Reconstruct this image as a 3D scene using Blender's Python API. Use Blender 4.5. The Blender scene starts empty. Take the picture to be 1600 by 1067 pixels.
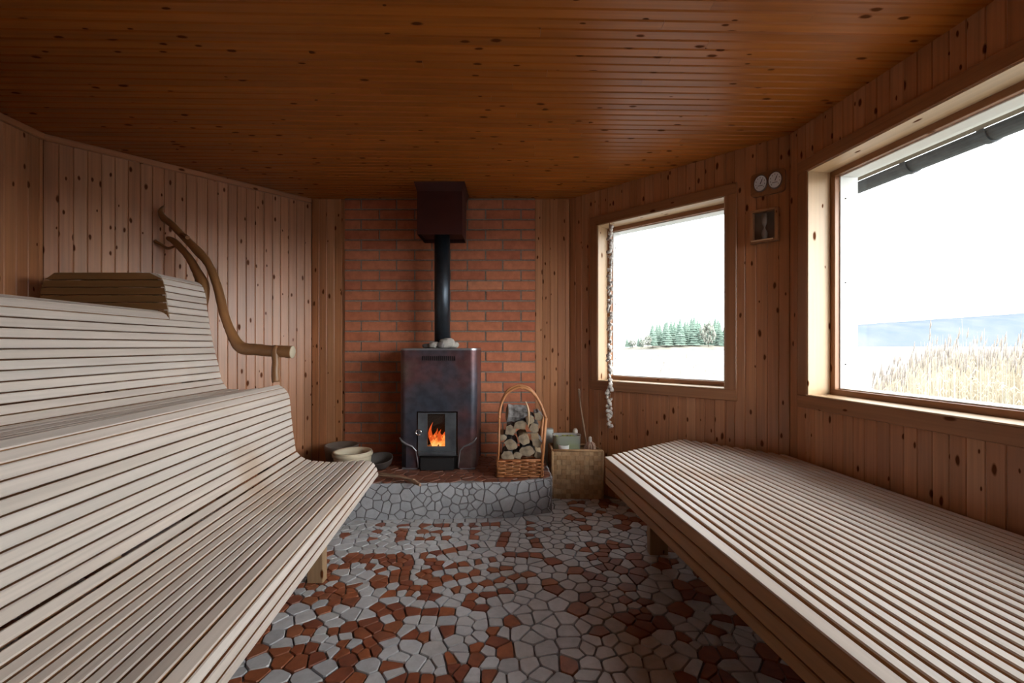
import bpy, math, random
from mathutils import Vector, Matrix, noise
random.seed(7)
R = random.Random(11)
PI = math.pi
sc = bpy.context.scene
C = sc.collection

# ------------------------------------------------------------------ camera, sky, exposure
FPX, EYE = 705.0, 1.03           # focal length in pixels of a 1600 px wide frame, eye height
cam_d = bpy.data.cameras.new('camera'); cam = bpy.data.objects.new('camera', cam_d); C.objects.link(cam)
cam_d.sensor_width = 36; cam_d.lens = FPX / 1600 * 36
cam_d.shift_y = 6.5 / 1600
cam_d.clip_end = 5000; cam_d.clip_start = 0.02
cam.location = (0, 0, EYE); cam.rotation_euler = (PI / 2, 0, 0)
sc.camera = cam
w = bpy.data.worlds.new('overcast_sky'); sc.world = w; w.use_nodes = True
SKY, GLOW = 5.1, 19.0
wn_ = w.node_tree; bg = wn_.nodes['Background']; bg.inputs[1].default_value = 1.0
_tc = wn_.nodes.new('ShaderNodeTexCoord'); _dt = wn_.nodes.new('ShaderNodeVectorMath'); _dt.operation = 'DOT_PRODUCT'
from mathutils import Vector as _V
_dt.inputs[1].default_value = _V((.76, -.63, .20)).normalized(); wn_.links.new(_tc.outputs['Generated'], _dt.inputs[0])
_mr = wn_.nodes.new('ShaderNodeMapRange'); _mr.interpolation_type = 'SMOOTHSTEP'; _mr.inputs[1].default_value = .72; _mr.inputs[2].default_value = 1.0
wn_.links.new(_dt.outputs['Value'], _mr.inputs[0])          # thin cloud lit by the low winter sun: a wide soft bright patch
_mx = wn_.nodes.new('ShaderNodeMix'); _mx.data_type = 'RGBA'; _mx.clamp_factor = True
_mx.inputs[6].default_value = (SKY * .96, SKY * .98, SKY, 1); _mx.inputs[7].default_value = (GLOW, GLOW * .98, GLOW * .96, 1)
wn_.links.new(_mr.outputs[0], _mx.inputs[0]); wn_.links.new(_mx.outputs[2], bg.inputs[0])
sc.view_settings.view_transform = 'Standard'; sc.view_settings.look = 'None'
sc.view_settings.gamma = 1; sc.view_settings.use_curve_mapping = False
sc.view_settings.exposure = 0.0
cy = sc.cycles
cy.max_bounces = 14; cy.diffuse_bounces = 8; cy.glossy_bounces = 6; cy.transparent_max_bounces = 12
cy.use_denoising = True
cy.sample_clamp_indirect = 8

# ------------------------------------------------------------------ helpers
def tag(o, label=None, cat=None, group=None, kind=None):
    if label: o['label'] = label
    if cat: o['category'] = cat
    if group: o['group'] = group
    if kind: o['kind'] = kind
    return o
def thing(name, loc, label=None, cat=None, group=None, kind=None):
    o = bpy.data.objects.new(name, None); C.objects.link(o); o.location = loc
    o.empty_display_size = .05
    o['_o'] = list(loc)
    return tag(o, label, cat, group, kind)
def root_off(p):
    while p.parent: p = p.parent
    return Vector(p.location)
class MB:
    def __init__(s): s.v = []; s.f = []; s.uv = []; s.m = []; s.sm = []
    def face(s, idx, uv=None, m=0, sm=False):
        s.f.append(idx); s.uv.append(uv); s.m.append(m); s.sm.append(sm)
    def poly(s, pts, uv=None, m=0, sm=False):
        b = len(s.v); s.v += [tuple(p) for p in pts]
        s.face(list(range(b, b + len(pts))), uv, m, sm)
    def prism(s, sect, A, B, m=0, uoff=None, sm=False, capm=None):
        """closed section (list of Vector) swept from A-offset to B-offset (Vectors added)"""
        n = len(sect); b = len(s.v)
        A = [Vector(A)] * n if not isinstance(A, list) else A
        B = [Vector(B)] * n if not isinstance(B, list) else B
        s.v += [tuple(p + A[i]) for i, p in enumerate(sect)] + [tuple(p + B[i]) for i, p in enumerate(sect)]
        L = (B[0] - A[0]).length
        uo = uoff if uoff else (R.uniform(0, 50), R.uniform(0, 50))
        per = [0]
        for i in range(n): per.append(per[-1] + (sect[(i + 1) % n] - sect[i]).length)
        for i in range(n):
            j = (i + 1) % n
            s.face([b + i, b + j, b + n + j, b + n + i],
                   [(uo[0], uo[1] + per[i]), (uo[0], uo[1] + per[i + 1]), (uo[0] + L, uo[1] + per[i + 1]), (uo[0] + L, uo[1] + per[i])], m, sm)
        cm = m if capm is None else capm
        s.face([b + i for i in range(n)][::-1], [(uo[0] + .01 * k, uo[1] + .01 * k) for k in range(n)], cm)
        s.face([b + n + i for i in range(n)], [(uo[0] + .01 * k, uo[1] + .01 * k) for k in range(n)], cm)
    def board(s, o, U, V, N, L, W, T, b=.003, m=0, side=None):
        o, U, V, N = Vector(o), Vector(U).normalized(), Vector(V).normalized(), Vector(N).normalized()
        if U.cross(V).dot(N) > 0:  # keep outward winding
            cs = [(0, -T), (0, -b), (b, 0), (W - b, 0), (W, -b), (W, -T)]
        else:
            cs = [(0, -T), (W, -T), (W, -b), (W - b, 0), (b, 0), (0, -b)]
        sect = [o + V * a + N * c for a, c in cs]
        k0 = len(s.f); s.prism(sect, (0, 0, 0), U * L, m)
        if side is not None:
            top = 2 if cs[2][1] == 0 and cs[3][1] == 0 else 3
            for k in range(6):
                if abs(k - top) > 1: s.m[k0 + k] = side
    def box(s, c, d, rot=None, m=0, b=0):
        c = Vector(c); M = rot if rot else Matrix.Identity(3)
        x, y, z = d[0] / 2, d[1] / 2, d[2] / 2
        if b:
            cs = [(-x, -y + b), (-x + b, -y), (x - b, -y), (x, -y + b), (x, y - b), (x - b, y), (-x + b, y), (-x, y - b)]
        else: cs = [(-x, -y), (x, -y), (x, y), (-x, y)]
        sect = [c + M @ Vector((p[0], p[1], -z)) for p in cs]
        s.prism(sect, (0, 0, 0), M @ Vector((0, 0, 2 * z)), m)
    def rings(s, rings, m=0, cap0=True, cap1=True, sm=True, ulen=1.0):
        b = len(s.v); n = len(rings[0]); u = R.uniform(0, 50); vv = R.uniform(0, 50); us = [u]
        for r in rings: s.v += [tuple(p) for p in r]
        cen = [sum((Vector(p) for p in r), Vector()) / n for r in rings]
        for k in range(1, len(rings)): us.append(us[-1] + max((cen[k] - cen[k - 1]).length, (Vector(rings[k][0]) - Vector(rings[k - 1][0])).length))
        for k in range(len(rings) - 1):
            rad = .5 * ((Vector(rings[k][0]) - cen[k]).length + .001)
            for i in range(n):
                j = (i + 1) % n
                s.face([b + k * n + i, b + k * n + j, b + (k + 1) * n + j, b + (k + 1) * n + i],
                       [(us[k], vv + i * rad), (us[k], vv + (i + 1) * rad), (us[k + 1], vv + (i + 1) * rad), (us[k + 1], vv + i * rad)], m, sm)
        if cap0: s.face([b + i for i in range(n)][::-1], None, m)
        if cap1: s.face([b + (len(rings) - 1) * n + i for i in range(n)], None, m)
    def tube(s, pts, rad, n=10, m=0, cap=True, wob=0, oval=1):
        pts = [Vector(p) for p in pts]
        if not hasattr(rad, '__len__'): rad = [rad] * len(pts)
        rs = []; up = None
        for i, p in enumerate(pts):
            t = (pts[min(i + 1, len(pts) - 1)] - pts[max(i - 1, 0)]).normalized()
            if up is None:
                up = Vector((0, 0, 1)) if abs(t.z) < .9 else Vector((1, 0, 0))
            a = t.cross(up).normalized(); up = a.cross(t).normalized()
            rs.append([p + (a * math.cos(2 * PI * k / n) + up * oval * math.sin(2 * PI * k / n)) * rad[i] * (1 + wob * (R.random() - .5)) for k in range(n)])
        s.rings(rs, m, cap, cap)
    def lathe(s, prof, c, n=24, m=0, cap0=True, cap1=True, axis=None):
        c = Vector(c); M = axis if axis else Matrix.Identity(3)
        s.rings([[c + M @ Vector((r * math.cos(2 * PI * k / n), r * math.sin(2 * PI * k / n), z)) for k in range(n)] for r, z in prof], m, cap0, cap1)
    def build(s, name, mats, parent=None, label=None, kind=None):
        if not isinstance(mats, (list, tuple)): mats = [mats]
        me = bpy.data.meshes.new(name)
        if parent: off = root_off(parent)
        else:
            xs = [p[0] for p in s.v]; ys = [p[1] for p in s.v]; zs = [p[2] for p in s.v]
            off = Vector(((min(xs) + max(xs)) / 2, (min(ys) + max(ys)) / 2, min(zs)))
        me.from_pydata([(p[0] - off.x, p[1] - off.y, p[2] - off.z) for p in s.v], [], s.f)
        for mt in mats: me.materials.append(mt)
        uvl = me.uv_layers.new(name='UVMap').data
        li = 0
        for k, fc in enumerate(s.f):
            for q in range(len(fc)):
                if s.uv[k]: uvl[li + q].uv = s.uv[k][q]
                else:
                    p = s.v[fc[q]]; uvl[li + q].uv = (p[0] + p[1] * .3, p[2] + p[1])
            li += len(fc)
        for k, p in enumerate(me.polygons):
            p.material_index = s.m[k]; p.use_smooth = s.sm[k]
        me.validate(); me.update()
        o = bpy.data.objects.new(name, me); C.objects.link(o)
        if parent: o.parent = parent
        else: o.location = off
        if label: o['label'] = label
        if kind: o['kind'] = kind
        return o
def copy_tree(o, parent=None):
    c = o.copy(); C.objects.link(c); c.parent = parent
    for ch in o.children: copy_tree(ch, c)
    return c

# ------------------------------------------------------------------ materials
def newmat(name):
    m = bpy.data.materials.new(name); m.use_nodes = True
    nt = m.node_tree; b = nt.nodes['Principled BSDF']
    return m, nt, b
def N(nt, t, **kw):
    n = nt.nodes.new(t)
    for k, v in kw.items():
        if k in n.inputs: n.inputs[k].default_value = v
        else: setattr(n, k, v)
    return n
def L(nt, a, b): nt.links.new(a, b)
def ramp(nt, fac, stops):
    r = nt.nodes.new('ShaderNodeValToRGB'); L(nt, fac, r.inputs[0])
    while len(r.color_ramp.elements) < len(stops): r.color_ramp.elements.new(.5)
    for e, (p, c) in zip(r.color_ramp.elements, stops):
        e.position = p; e.color = (*c, 1) if len(c) == 3 else c
    return r.outputs[0]
def mix(nt, fac, a, b, mode='MIX'):
    n = nt.nodes.new('ShaderNodeMix'); n.data_type = 'RGBA'; n.blend_type = mode
    for s_, v in ((n.inputs[0], fac), (n.inputs[6], a), (n.inputs[7], b)):
        if hasattr(v, 'links') or hasattr(v, 'is_output'): L(nt, v, s_)
        elif isinstance(v, (int, float)): s_.default_value = v
        else: s_.default_value = (*v, 1)
    return n.outputs[2]
def wood(name, cols, grain=(1.2, 55), knots=.55, rough=.42, gcol=.72, bump=.25, knotcol=(.10, .03, .010), spec=.5, stain=None, tint=.5):
    m, nt, b = newmat(name)
    uv = N(nt, 'ShaderNodeUVMap')
    geo = N(nt, 'ShaderNodeNewGeometry')
    base = ramp(nt, geo.outputs['Random Per Island'], [(i / (len(cols) - 1), c) for i, c in enumerate(cols)])
    mp = N(nt, 'ShaderNodeMapping'); mp.inputs['Scale'].default_value = (grain[0], grain[1], 1); L(nt, uv.outputs[0], mp.inputs[0])
    nz = N(nt, 'ShaderNodeTexNoise', Scale=1.0, Detail=4.0, Roughness=.6, Distortion=.4); L(nt, mp.outputs[0], nz.inputs['Vector'])
    gr = ramp(nt, nz.outputs[0], [(.3, (gcol,) * 3), (.65, (1.0,) * 3)])
    col = mix(nt, 1.0, base, gr, 'MULTIPLY')
    mp2 = N(nt, 'ShaderNodeMapping'); mp2.inputs['Scale'].default_value = (1.3, 5, 1); L(nt, uv.outputs[0], mp2.inputs[0])
    nz2 = N(nt, 'ShaderNodeTexNoise', Scale=1.0, Detail=2.0); L(nt, mp2.outputs[0], nz2.inputs['Vector'])
    g2 = ramp(nt, nz2.outputs[0], [(.3, (1 - tint * .45,) * 3), (.7, (1.0,) * 3)])
    col = mix(nt, 1.0, col, g2, 'MULTIPLY')
    hgt = nz.outputs[0]
    if knots:
        mk = N(nt, 'ShaderNodeMapping'); mk.inputs['Scale'].default_value = (7.0, 17, 1); L(nt, uv.outputs[0], mk.inputs[0])
        wn = N(nt, 'ShaderNodeTexNoise', Scale=3.0, Detail=1.0); L(nt, mk.outputs[0], wn.inputs['Vector'])
        vadd = N(nt, 'ShaderNodeMixRGB'); vadd.blend_type = 'ADD'; vadd.inputs[0].default_value = .10
        L(nt, mk.outputs[0], vadd.inputs[1]); L(nt, wn.outputs['Color'], vadd.inputs[2])
        vo = N(nt, 'ShaderNodeTexVoronoi', voronoi_dimensions='2D', Scale=1.0); L(nt, vadd.outputs[0], vo.inputs['Vector'])
        sep = N(nt, 'ShaderNodeSeparateColor'); L(nt, vo.outputs['Color'], sep.inputs[0])
        gate = N(nt, 'ShaderNodeMath', operation='LESS_THAN'); L(nt, sep.outputs[0], gate.inputs[0]); gate.inputs[1].default_value = knots * .62
        rad = N(nt, 'ShaderNodeMath', operation='MULTIPLY_ADD'); L(nt, sep.outputs[1], rad.inputs[0]); rad.inputs[1].default_value = .12; rad.inputs[2].default_value = .06
        dv = N(nt, 'ShaderNodeMath', operation='DIVIDE'); L(nt, vo.outputs['Distance'], dv.inputs[0]); L(nt, rad.outputs[0], dv.inputs[1])
        kr = ramp(nt, dv.outputs[0], [(.55, (1, 1, 1)), (1.0, (0, 0, 0))])
        kk = N(nt, 'ShaderNodeMath', operation='MULTIPLY'); L(nt, kr, kk.inputs[0]); L(nt, gate.outputs[0], kk.inputs[1])
        halo = ramp(nt, dv.outputs[0], [(.8, (.35,) * 3), (1.0, (0, 0, 0))])
        col = mix(nt, kk.outputs[0], col, knotcol)
    if stain:
        ms = N(nt, 'ShaderNodeTexNoise', Scale=2.2, Detail=3.0)
        tc = N(nt, 'ShaderNodeTexCoord'); L(nt, tc.outputs['Object'], ms.inputs['Vector'])
        sr = ramp(nt, ms.outputs[0], [(.58, (0, 0, 0)), (.72, (1, 1, 1))])
        col = mix(nt, sr, col, mix(nt, .35, col, stain))
    L(nt, col, b.inputs['Base Color'])
    b.inputs['Roughness'].default_value = rough
    b.inputs['Specular IOR Level'].default_value = spec
    if knots:
        rm = N(nt, 'ShaderNodeMath', operation='MULTIPLY_ADD'); L(nt, kk.outputs[0], rm.inputs[0]); rm.inputs[1].default_value = .45; rm.inputs[2].default_value = rough; L(nt, rm.outputs[0], b.inputs['Roughness'])
        sm_ = N(nt, 'ShaderNodeMath', operation='MULTIPLY_ADD'); L(nt, kk.outputs[0], sm_.inputs[0]); sm_.inputs[1].default_value = -spec * .9; sm_.inputs[2].default_value = spec; L(nt, sm_.outputs[0], b.inputs['Specular IOR Level'])
    bp = N(nt, 'ShaderNodeBump', Strength=bump, Distance=.0015); L(nt, hgt, bp.inputs['Height']); L(nt, bp.outputs[0], b.inputs['Normal'])
    return m
def plain(name, col, rough=.6, metal=0, noise_amt=.15, nscale=8, bump=0, spec=.5, col2=None):
    m, nt, b = newmat(name)
    tc = N(nt, 'ShaderNodeTexCoord')
    nz = N(nt, 'ShaderNodeTexNoise', Scale=nscale, Detail=4.0); L(nt, tc.outputs['Object'], nz.inputs['Vector'])
    c2 = col2 if col2 else tuple(c * (1 - noise_amt * 2) for c in col)
    cc = ramp(nt, nz.outputs[0], [(.32, c2), (.66, col)])
    L(nt, cc, b.inputs['Base Color'])
    b.inputs['Roughness'].default_value = rough; b.inputs['Metallic'].default_value = metal
    b.inputs['Specular IOR Level'].default_value = spec
    if bump:
        bp = N(nt, 'ShaderNodeBump', Strength=bump, Distance=.004); L(nt, nz.outputs[0], bp.inputs['Height']); L(nt, bp.outputs[0], b.inputs['Normal'])
    return m
def island(name, cols, rough=.5, nscale=25, namt=.25, bump=.2, spec=.5):
    m, nt, b = newmat(name)
    geo = N(nt, 'ShaderNodeNewGeometry')
    base = ramp(nt, geo.outputs['Random Per Island'], [(i / max(1, len(cols) - 1), c) for i, c in enumerate(cols)])
    tc = N(nt, 'ShaderNodeTexCoord')
    nz = N(nt, 'ShaderNodeTexNoise', Scale=nscale, Detail=5.0, Roughness=.65); L(nt, tc.outputs['Object'], nz.inputs['Vector'])
    g = ramp(nt, nz.outputs[0], [(.3, (1 - namt,) * 3), (.7, (1, 1, 1))])
    L(nt, mix(nt, 1.0, base, g, 'MULTIPLY'), b.inputs['Base Color'])
    b.inputs['Roughness'].default_value = rough; b.inputs['Specular IOR Level'].default_value = spec
    bp = N(nt, 'ShaderNodeBump', Strength=bump, Distance=.002); L(nt, nz.outputs[0], bp.inputs['Height']); L(nt, bp.outputs[0], b.inputs['Normal'])
    return m

M = {}
M['wall'] = wood('pine_wall', [(.44, .18, .076), (.58, .26, .118), (.50, .205, .09), (.64, .32, .165)], knots=.7, rough=.36, spec=.55)
M['ceil'] = wood('pine_ceiling', [(.36, .098, .010), (.47, .140, .016), (.40, .115, .012)], knots=.45, rough=.40, grain=(1.0, 50), spec=.32)
M['trim'] = wood('pine_trim', [(.34, .15, .07), (.40, .18, .08)], knots=.35, rough=.35)
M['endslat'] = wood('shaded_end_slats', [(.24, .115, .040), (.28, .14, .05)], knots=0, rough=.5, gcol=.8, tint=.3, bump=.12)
M['jamb'] = wood('pale_pine', [(.62, .42, .24), (.68, .48, .30)], knots=.3, rough=.4, gcol=.85)
M['slat'] = wood('aspen_slats', [(.66, .575, .50), (.74, .66, .59), (.70, .61, .54), (.78, .71, .645)], knots=0, rough=.5, gcol=.82, stain=(.40, .22, .08), tint=.35, bump=.12)
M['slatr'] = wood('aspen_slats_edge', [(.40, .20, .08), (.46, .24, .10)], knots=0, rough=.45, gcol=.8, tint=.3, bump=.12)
M['frame'] = wood('bench_frame', [(.42, .26, .14), (.46, .30, .17)], knots=.2, rough=.5)
M['branch'] = wood('debarked_branch', [(.33, .155, .058), (.38, .18, .068)], grain=(5, 40), knots=.25, rough=.38, tint=.9, bump=.4)
M['sash_white'] = plain('white_paint', (.80, .82, .82), .4, noise_amt=.02)
M['grout'] = plain('dark_grout', (.24, .23, .235), .85, nscale=40)
M['tile_w'] = island('white_tile_shards', [(.44, .445, .465), (.58, .58, .60), (.50, .49, .49), (.62, .63, .66)], .42)
M['tile_r'] = island('red_tile_shards', [(.30, .085, .04), (.38, .12, .05), (.24, .07, .04), (.36, .13, .06)], .42, namt=.4)
M['tile_dk'] = island('brown_tile_shards', [(.20, .075, .045), (.26, .10, .06), (.16, .07, .05)], .38)
M['stone_w'] = island('grey_stone_shards', [(.37, .385, .42), (.47, .485, .52), (.42, .43, .46)], .6, bump=.4)
M['brick'] = island('red_brick', [(.52, .17, .085), (.58, .21, .11), (.48, .15, .08), (.62, .24, .13)], .75, nscale=18, namt=.3, bump=.5, spec=.3)
M['mortar'] = plain('grey_mortar', (.26, .22, .19), .9, nscale=60, bump=.3)
M['concrete'] = plain('exterior_boards', (.28, .14, .08), .8)
M['pipe'] = plain('blackened_flue_steel', (.055, .07, .09), .38, .7, nscale=14)
M['shield'] = plain('dark_red_sheet_metal', (.075, .022, .02), .5, .3, nscale=5)
M['dark'] = plain('soot_black', (.012, .012, .014), .6)
M['chrome'] = plain('chrome', (.75, .75, .78), .15, 1, noise_amt=.02)
M['stone'] = plain('grey_sauna_stone', (.42, .40, .37), .85, nscale=12, bump=.6)
M['stone_d'] = plain('dark_sauna_stone', (.16, .15, .15), .85, nscale=12, bump=.6)
M['wicker'] = wood('wicker', [(.42, .15, .055), (.55, .23, .09), (.46, .18, .065)], grain=(6, 90), knots=0, rough=.45)
M['bark_basket'] = island('woven_birch_bark', [(.50, .31, .16), (.66, .45, .26), (.56, .34, .17), (.38, .23, .11)], .55, namt=.4)
M['bark'] = plain('birch_bark_dark', (.24, .23, .23), .9, nscale=34, bump=1, col2=(.03, .024, .02))
M['split'] = wood('split_wood', [(.50, .37, .22), (.58, .44, .28), (.45, .32, .18)], grain=(3, 60), knots=0, rough=.8)
M['endgrain'] = plain('log_end_grain', (.33, .26, .18), .9, nscale=28, col2=(.13, .10, .07), bump=.8)
M['birch'] = plain('pale_bucket_wood', (.62, .54, .40), .55, nscale=10, noise_amt=.1)
M['greytub'] = plain('grey_weathered_wood', (.22, .18, .15), .6, nscale=10)
M['moss'] = plain('green_moss', (.36, .46, .08), .9, nscale=30, col2=(.16, .14, .04), bump=1)
M['white'] = plain('white_enamel', (.72, .74, .76), .3, noise_amt=.03)
M['clear'] = plain('cloudy_plastic', (.55, .60, .58), .35, noise_amt=.1)
def cloudy():
    m, nt, b = newmat('clear_cloudy_plastic'); out = nt.nodes['Material Output']
    b.inputs['Base Color'].default_value = (.62, .66, .66, 1); b.inputs['Roughness'].default_value = .3
    t = N(nt, 'ShaderNodeBsdfTransparent'); mx = N(nt, 'ShaderNodeMixShader'); mx.inputs[0].default_value = .38
    L(nt, t.outputs[0], mx.inputs[1]); L(nt, b.outputs[0], mx.inputs[2]); L(nt, mx.outputs[0], out.inputs[0]); return m
M['cloudy'] = cloudy()
M['pinkish'] = plain('pale_bristle', (.60, .42, .32), .8, nscale=40)
M['twig'] = plain('twig', (.36, .24, .16), .7, nscale=30)
M['shell'] = plain('pale_shell', (.80, .77, .74), .5, nscale=45, col2=(.42, .37, .33))
M['dial'] = plain('dial_face', (.80, .84, .88), .35, noise_amt=.05)
M['rim'] = plain('dial_rim', (.16, .13, .12), .4)
M['gutter'] = plain('weathered_zinc', (.085, .10, .115), .6, .3, nscale=25)
M['soffit'] = plain('soffit_boards', (.20, .17, .13), .8)
M['ground'] = plain('shore_grass', (.22, .20, .14), .95, nscale=3)
M['conc_dark'] = plain('dark_pan', (.055, .045, .042), .7)

def stove_metal():
    m, nt, b = newmat('heat_tinted_steel')
    tc = N(nt, 'ShaderNodeTexCoord')
    nz = N(nt, 'ShaderNodeTexNoise', Scale=3.0, Detail=3.0, Roughness=.5); L(nt, tc.outputs['Object'], nz.inputs['Vector'])
    c = ramp(nt, nz.outputs[0], [(.34, (.045, .055, .08)), (.46, (.075, .065, .085)), (.56, (.125, .055, .06)), (.70, (.125, .095, .08))])
    nz2 = N(nt, 'ShaderNodeTexNoise', Scale=22.0, Detail=4.0); L(nt, tc.outputs['Object'], nz2.inputs['Vector'])
    g = ramp(nt, nz2.outputs[0], [(.35, (.7,) * 3), (.6, (1,) * 3)])
    L(nt, mix(nt, 1.0, c, g, 'MULTIPLY'), b.inputs['Base Color'])
    b.inputs['Metallic'].default_value = .45; b.inputs['Roughness'].default_value = .40
    return m
M['stove'] = stove_metal()
M['door'] = plain('brushed_door_steel', (.15, .17, .195), .42, .6, nscale=9, col2=(.075, .085, .10))
M['edge'] = plain('bright_steel_edge', (.34, .36, .40), .35, .8)
def glass():
    m, nt, b = newmat('window_glass')
    nt.nodes.remove(b); out = nt.nodes['Material Output']
    t = N(nt, 'ShaderNodeBsdfTransparent'); t.inputs[0].default_value = (.97, .985, .98, 1)
    g = N(nt, 'ShaderNodeBsdfGlossy'); g.inputs['Roughness'].default_value = .01
    lw = N(nt, 'ShaderNodeLayerWeight'); lw.inputs[0].default_value = .5
    pw_ = N(nt, 'ShaderNodeMath', operation='POWER'); L(nt, lw.outputs['Facing'], pw_.inputs[0]); pw_.inputs[1].default_value = 5
    f = N(nt, 'ShaderNodeMath', operation='MULTIPLY_ADD'); L(nt, pw_.outputs[0], f.inputs[0]); f.inputs[1].default_value = .6; f.inputs[2].default_value = .02
    mx = N(nt, 'ShaderNodeMixShader'); L(nt, f.outputs[0], mx.inputs[0]); L(nt, t.outputs[0], mx.inputs[1]); L(nt, g.outputs[0], mx.inputs[2]); L(nt, mx.outputs[0], out.inputs[0])
    return m
M['glass'] = glass()
def flame():
    m, nt, b = newmat('flame')
    nt.nodes.remove(b); out = nt.nodes['Material Output']
    tc = N(nt, 'ShaderNodeTexCoord')
    sp = N(nt, 'ShaderNodeSeparateXYZ'); L(nt, tc.outputs['Generated'], sp.inputs[0])
    nz = N(nt, 'ShaderNodeTexNoise', Scale=28.0, Detail=3.0); L(nt, tc.outputs['Object'], nz.inputs['Vector'])
    ad = N(nt, 'ShaderNodeMath', operation='MULTIPLY_ADD'); L(nt, nz.outputs[0], ad.inputs[0]); ad.inputs[1].default_value = 1.1; L(nt, sp.outputs[2], ad.inputs[2])
    c = ramp(nt, ad.outputs[0], [(.55, (1.0, .50, .16)), (.85, (1.0, .26, .05)), (1.25, (.50, .06, .01))])
    e = N(nt, 'ShaderNodeEmission'); L(nt, c, e.inputs[0]); e.inputs[1].default_value = 1.5
    L(nt, e.outputs[0], out.inputs[0]); return m
M['flame'] = flame()
def ember():
    m, nt, b = newmat('ember_glow'); b.inputs['Base Color'].default_value = (.05, .02, .01, 1)
    tc = N(nt, 'ShaderNodeTexCoord')
    nz = N(nt, 'ShaderNodeTexNoise', Scale=30.0, Detail=3.0); L(nt, tc.outputs['Object'], nz.inputs['Vector'])
    c = ramp(nt, nz.outputs[0], [(.45, (.02, .002, 0)), (.6, (1, .25, .03))])
    L(nt, c, b.inputs['Emission Color']); b.inputs['Emission Strength'].default_value = .8
    return m
M['ember'] = ember()
def water():
    m, nt, b = newmat('lake_water')
    b.inputs['Base Color'].default_value = (.16, .17, .18, 1); b.inputs['Roughness'].default_value = .38
    b.inputs['Specular IOR Level'].default_value = .8
    return m
M['water'] = water()
M['hill'] = plain('distant_forest_hill', (.155, .172, .195), 1, nscale=.02, col2=(.118, .145, .178), spec=0)
M['spruce'] = plain('hazy_spruce_needles', (.17, .22, .185), 1, nscale=.5, col2=(.13, .19, .155), spec=0)  # islet trees: distance haze is mixed into the pale crown colours
M['birch_tree'] = plain('bare_birch_twigs', (.25, .25, .215), 1, nscale=.5, col2=(.19, .21, .18), spec=0)
M['trunk'] = plain('tree_trunk', (.15, .12, .10), 1, spec=0)
M['isle'] = plain('islet_shore', (.32, .30, .25), 1, nscale=.1, spec=0)
M['reed'] = island('dry_reed', [(.56, .49, .38), (.66, .59, .47), (.50, .43, .33)], .9, spec=.1, bump=0)
M['plume'] = plain('reed_plume', (.34, .30, .27), .95, nscale=30, spec=0)

# ------------------------------------------------------------------ room plan (plan view x, y)
H = 2.12
P_bl = Vector((-1.490, 3.357)); P_br = Vector((.429, 3.357))
P_l = Vector((-2.414, 2.322)); P_r = Vector((1.434, 2.330))
P_l2 = Vector((-2.414 + .048 * 2.45, -.13)); P_r2 = Vector((1.434 + .0993 * 2.45, -.12))
P_fl = Vector((-1.40, -1.15)); P_fr = Vector((.75, -1.15))
plan = [P_bl, P_br, P_r, P_r2, P_fr, P_fl, P_l2, P_l]
def v3(p, z=0): return Vector((p[0], p[1], z))
WT = .21      # wall thickness
def wall(name, A, B, openings=(), pitch=.0555, mat='wall', z0=-.09, z1=H):
    """boards run vertically on the inner face from A to B (room on the right of A->B when seen from above)"""
    d = (B - A); Ln = d.length; d = d.normalized(); n = Vector((d.y, -d.x))   # n points into the room (plan ordered clockwise)
    mb = MB(); U = Vector((0, 0, 1)); V = v3(d); Nn = v3(n)
    cuts = [0]; t = 0
    while t < Ln - .012: t = min(t + pitch * R.uniform(.97, 1.03), Ln); cuts.append(t)
    if Ln - cuts[-1] > 1e-4: cuts.append(Ln)
    for t0, t1, a, b in openings: cuts += [t0, t1]
    cuts = sorted(set(round(c, 4) for c in cuts))
    for a, b in zip(cuts, cuts[1:]):
        if b - a < .004: continue
        segs = [(z0, z1)]
        for t0, t1, o0, o1 in openings:
            if a >= t0 - 1e-3 and b <= t1 + 1e-3: segs = [(z0, o0), (o1, z1)]
        for s0, s1 in segs:
            mb.board(v3(A + d * a, s0), U, V, Nn, s1 - s0, b - a, .02, .0035 if b - a > .02 else .001)
    # solid core behind the boards
    def core(ta, tb, za, zb):
        if tb - ta < .001 or zb - za < .001: return
        c = A + d * ((ta + tb) / 2) - n * (.02 + (WT - .02) / 2)
        rot = Matrix(((d.x, n.x, 0), (d.y, n.y, 0), (0, 0, 1)))
        mb.box(v3(c, (za + zb) / 2), (tb - ta, WT - .02, zb - za), rot, 1)
    e = .07
    if openings:
        t0, t1, o0, o1 = openings[0]
        core(-e, t0, z0, z1); core(t1, Ln + e, z0, z1); core(t0, t1, z0, o0); core(t0, t1, o1, z1)
    else: core(-e, Ln + e, z0, z1)
    o = mb.build(name, [M[mat], M['concrete']]); o['kind'] = 'structure'
    return o
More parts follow.
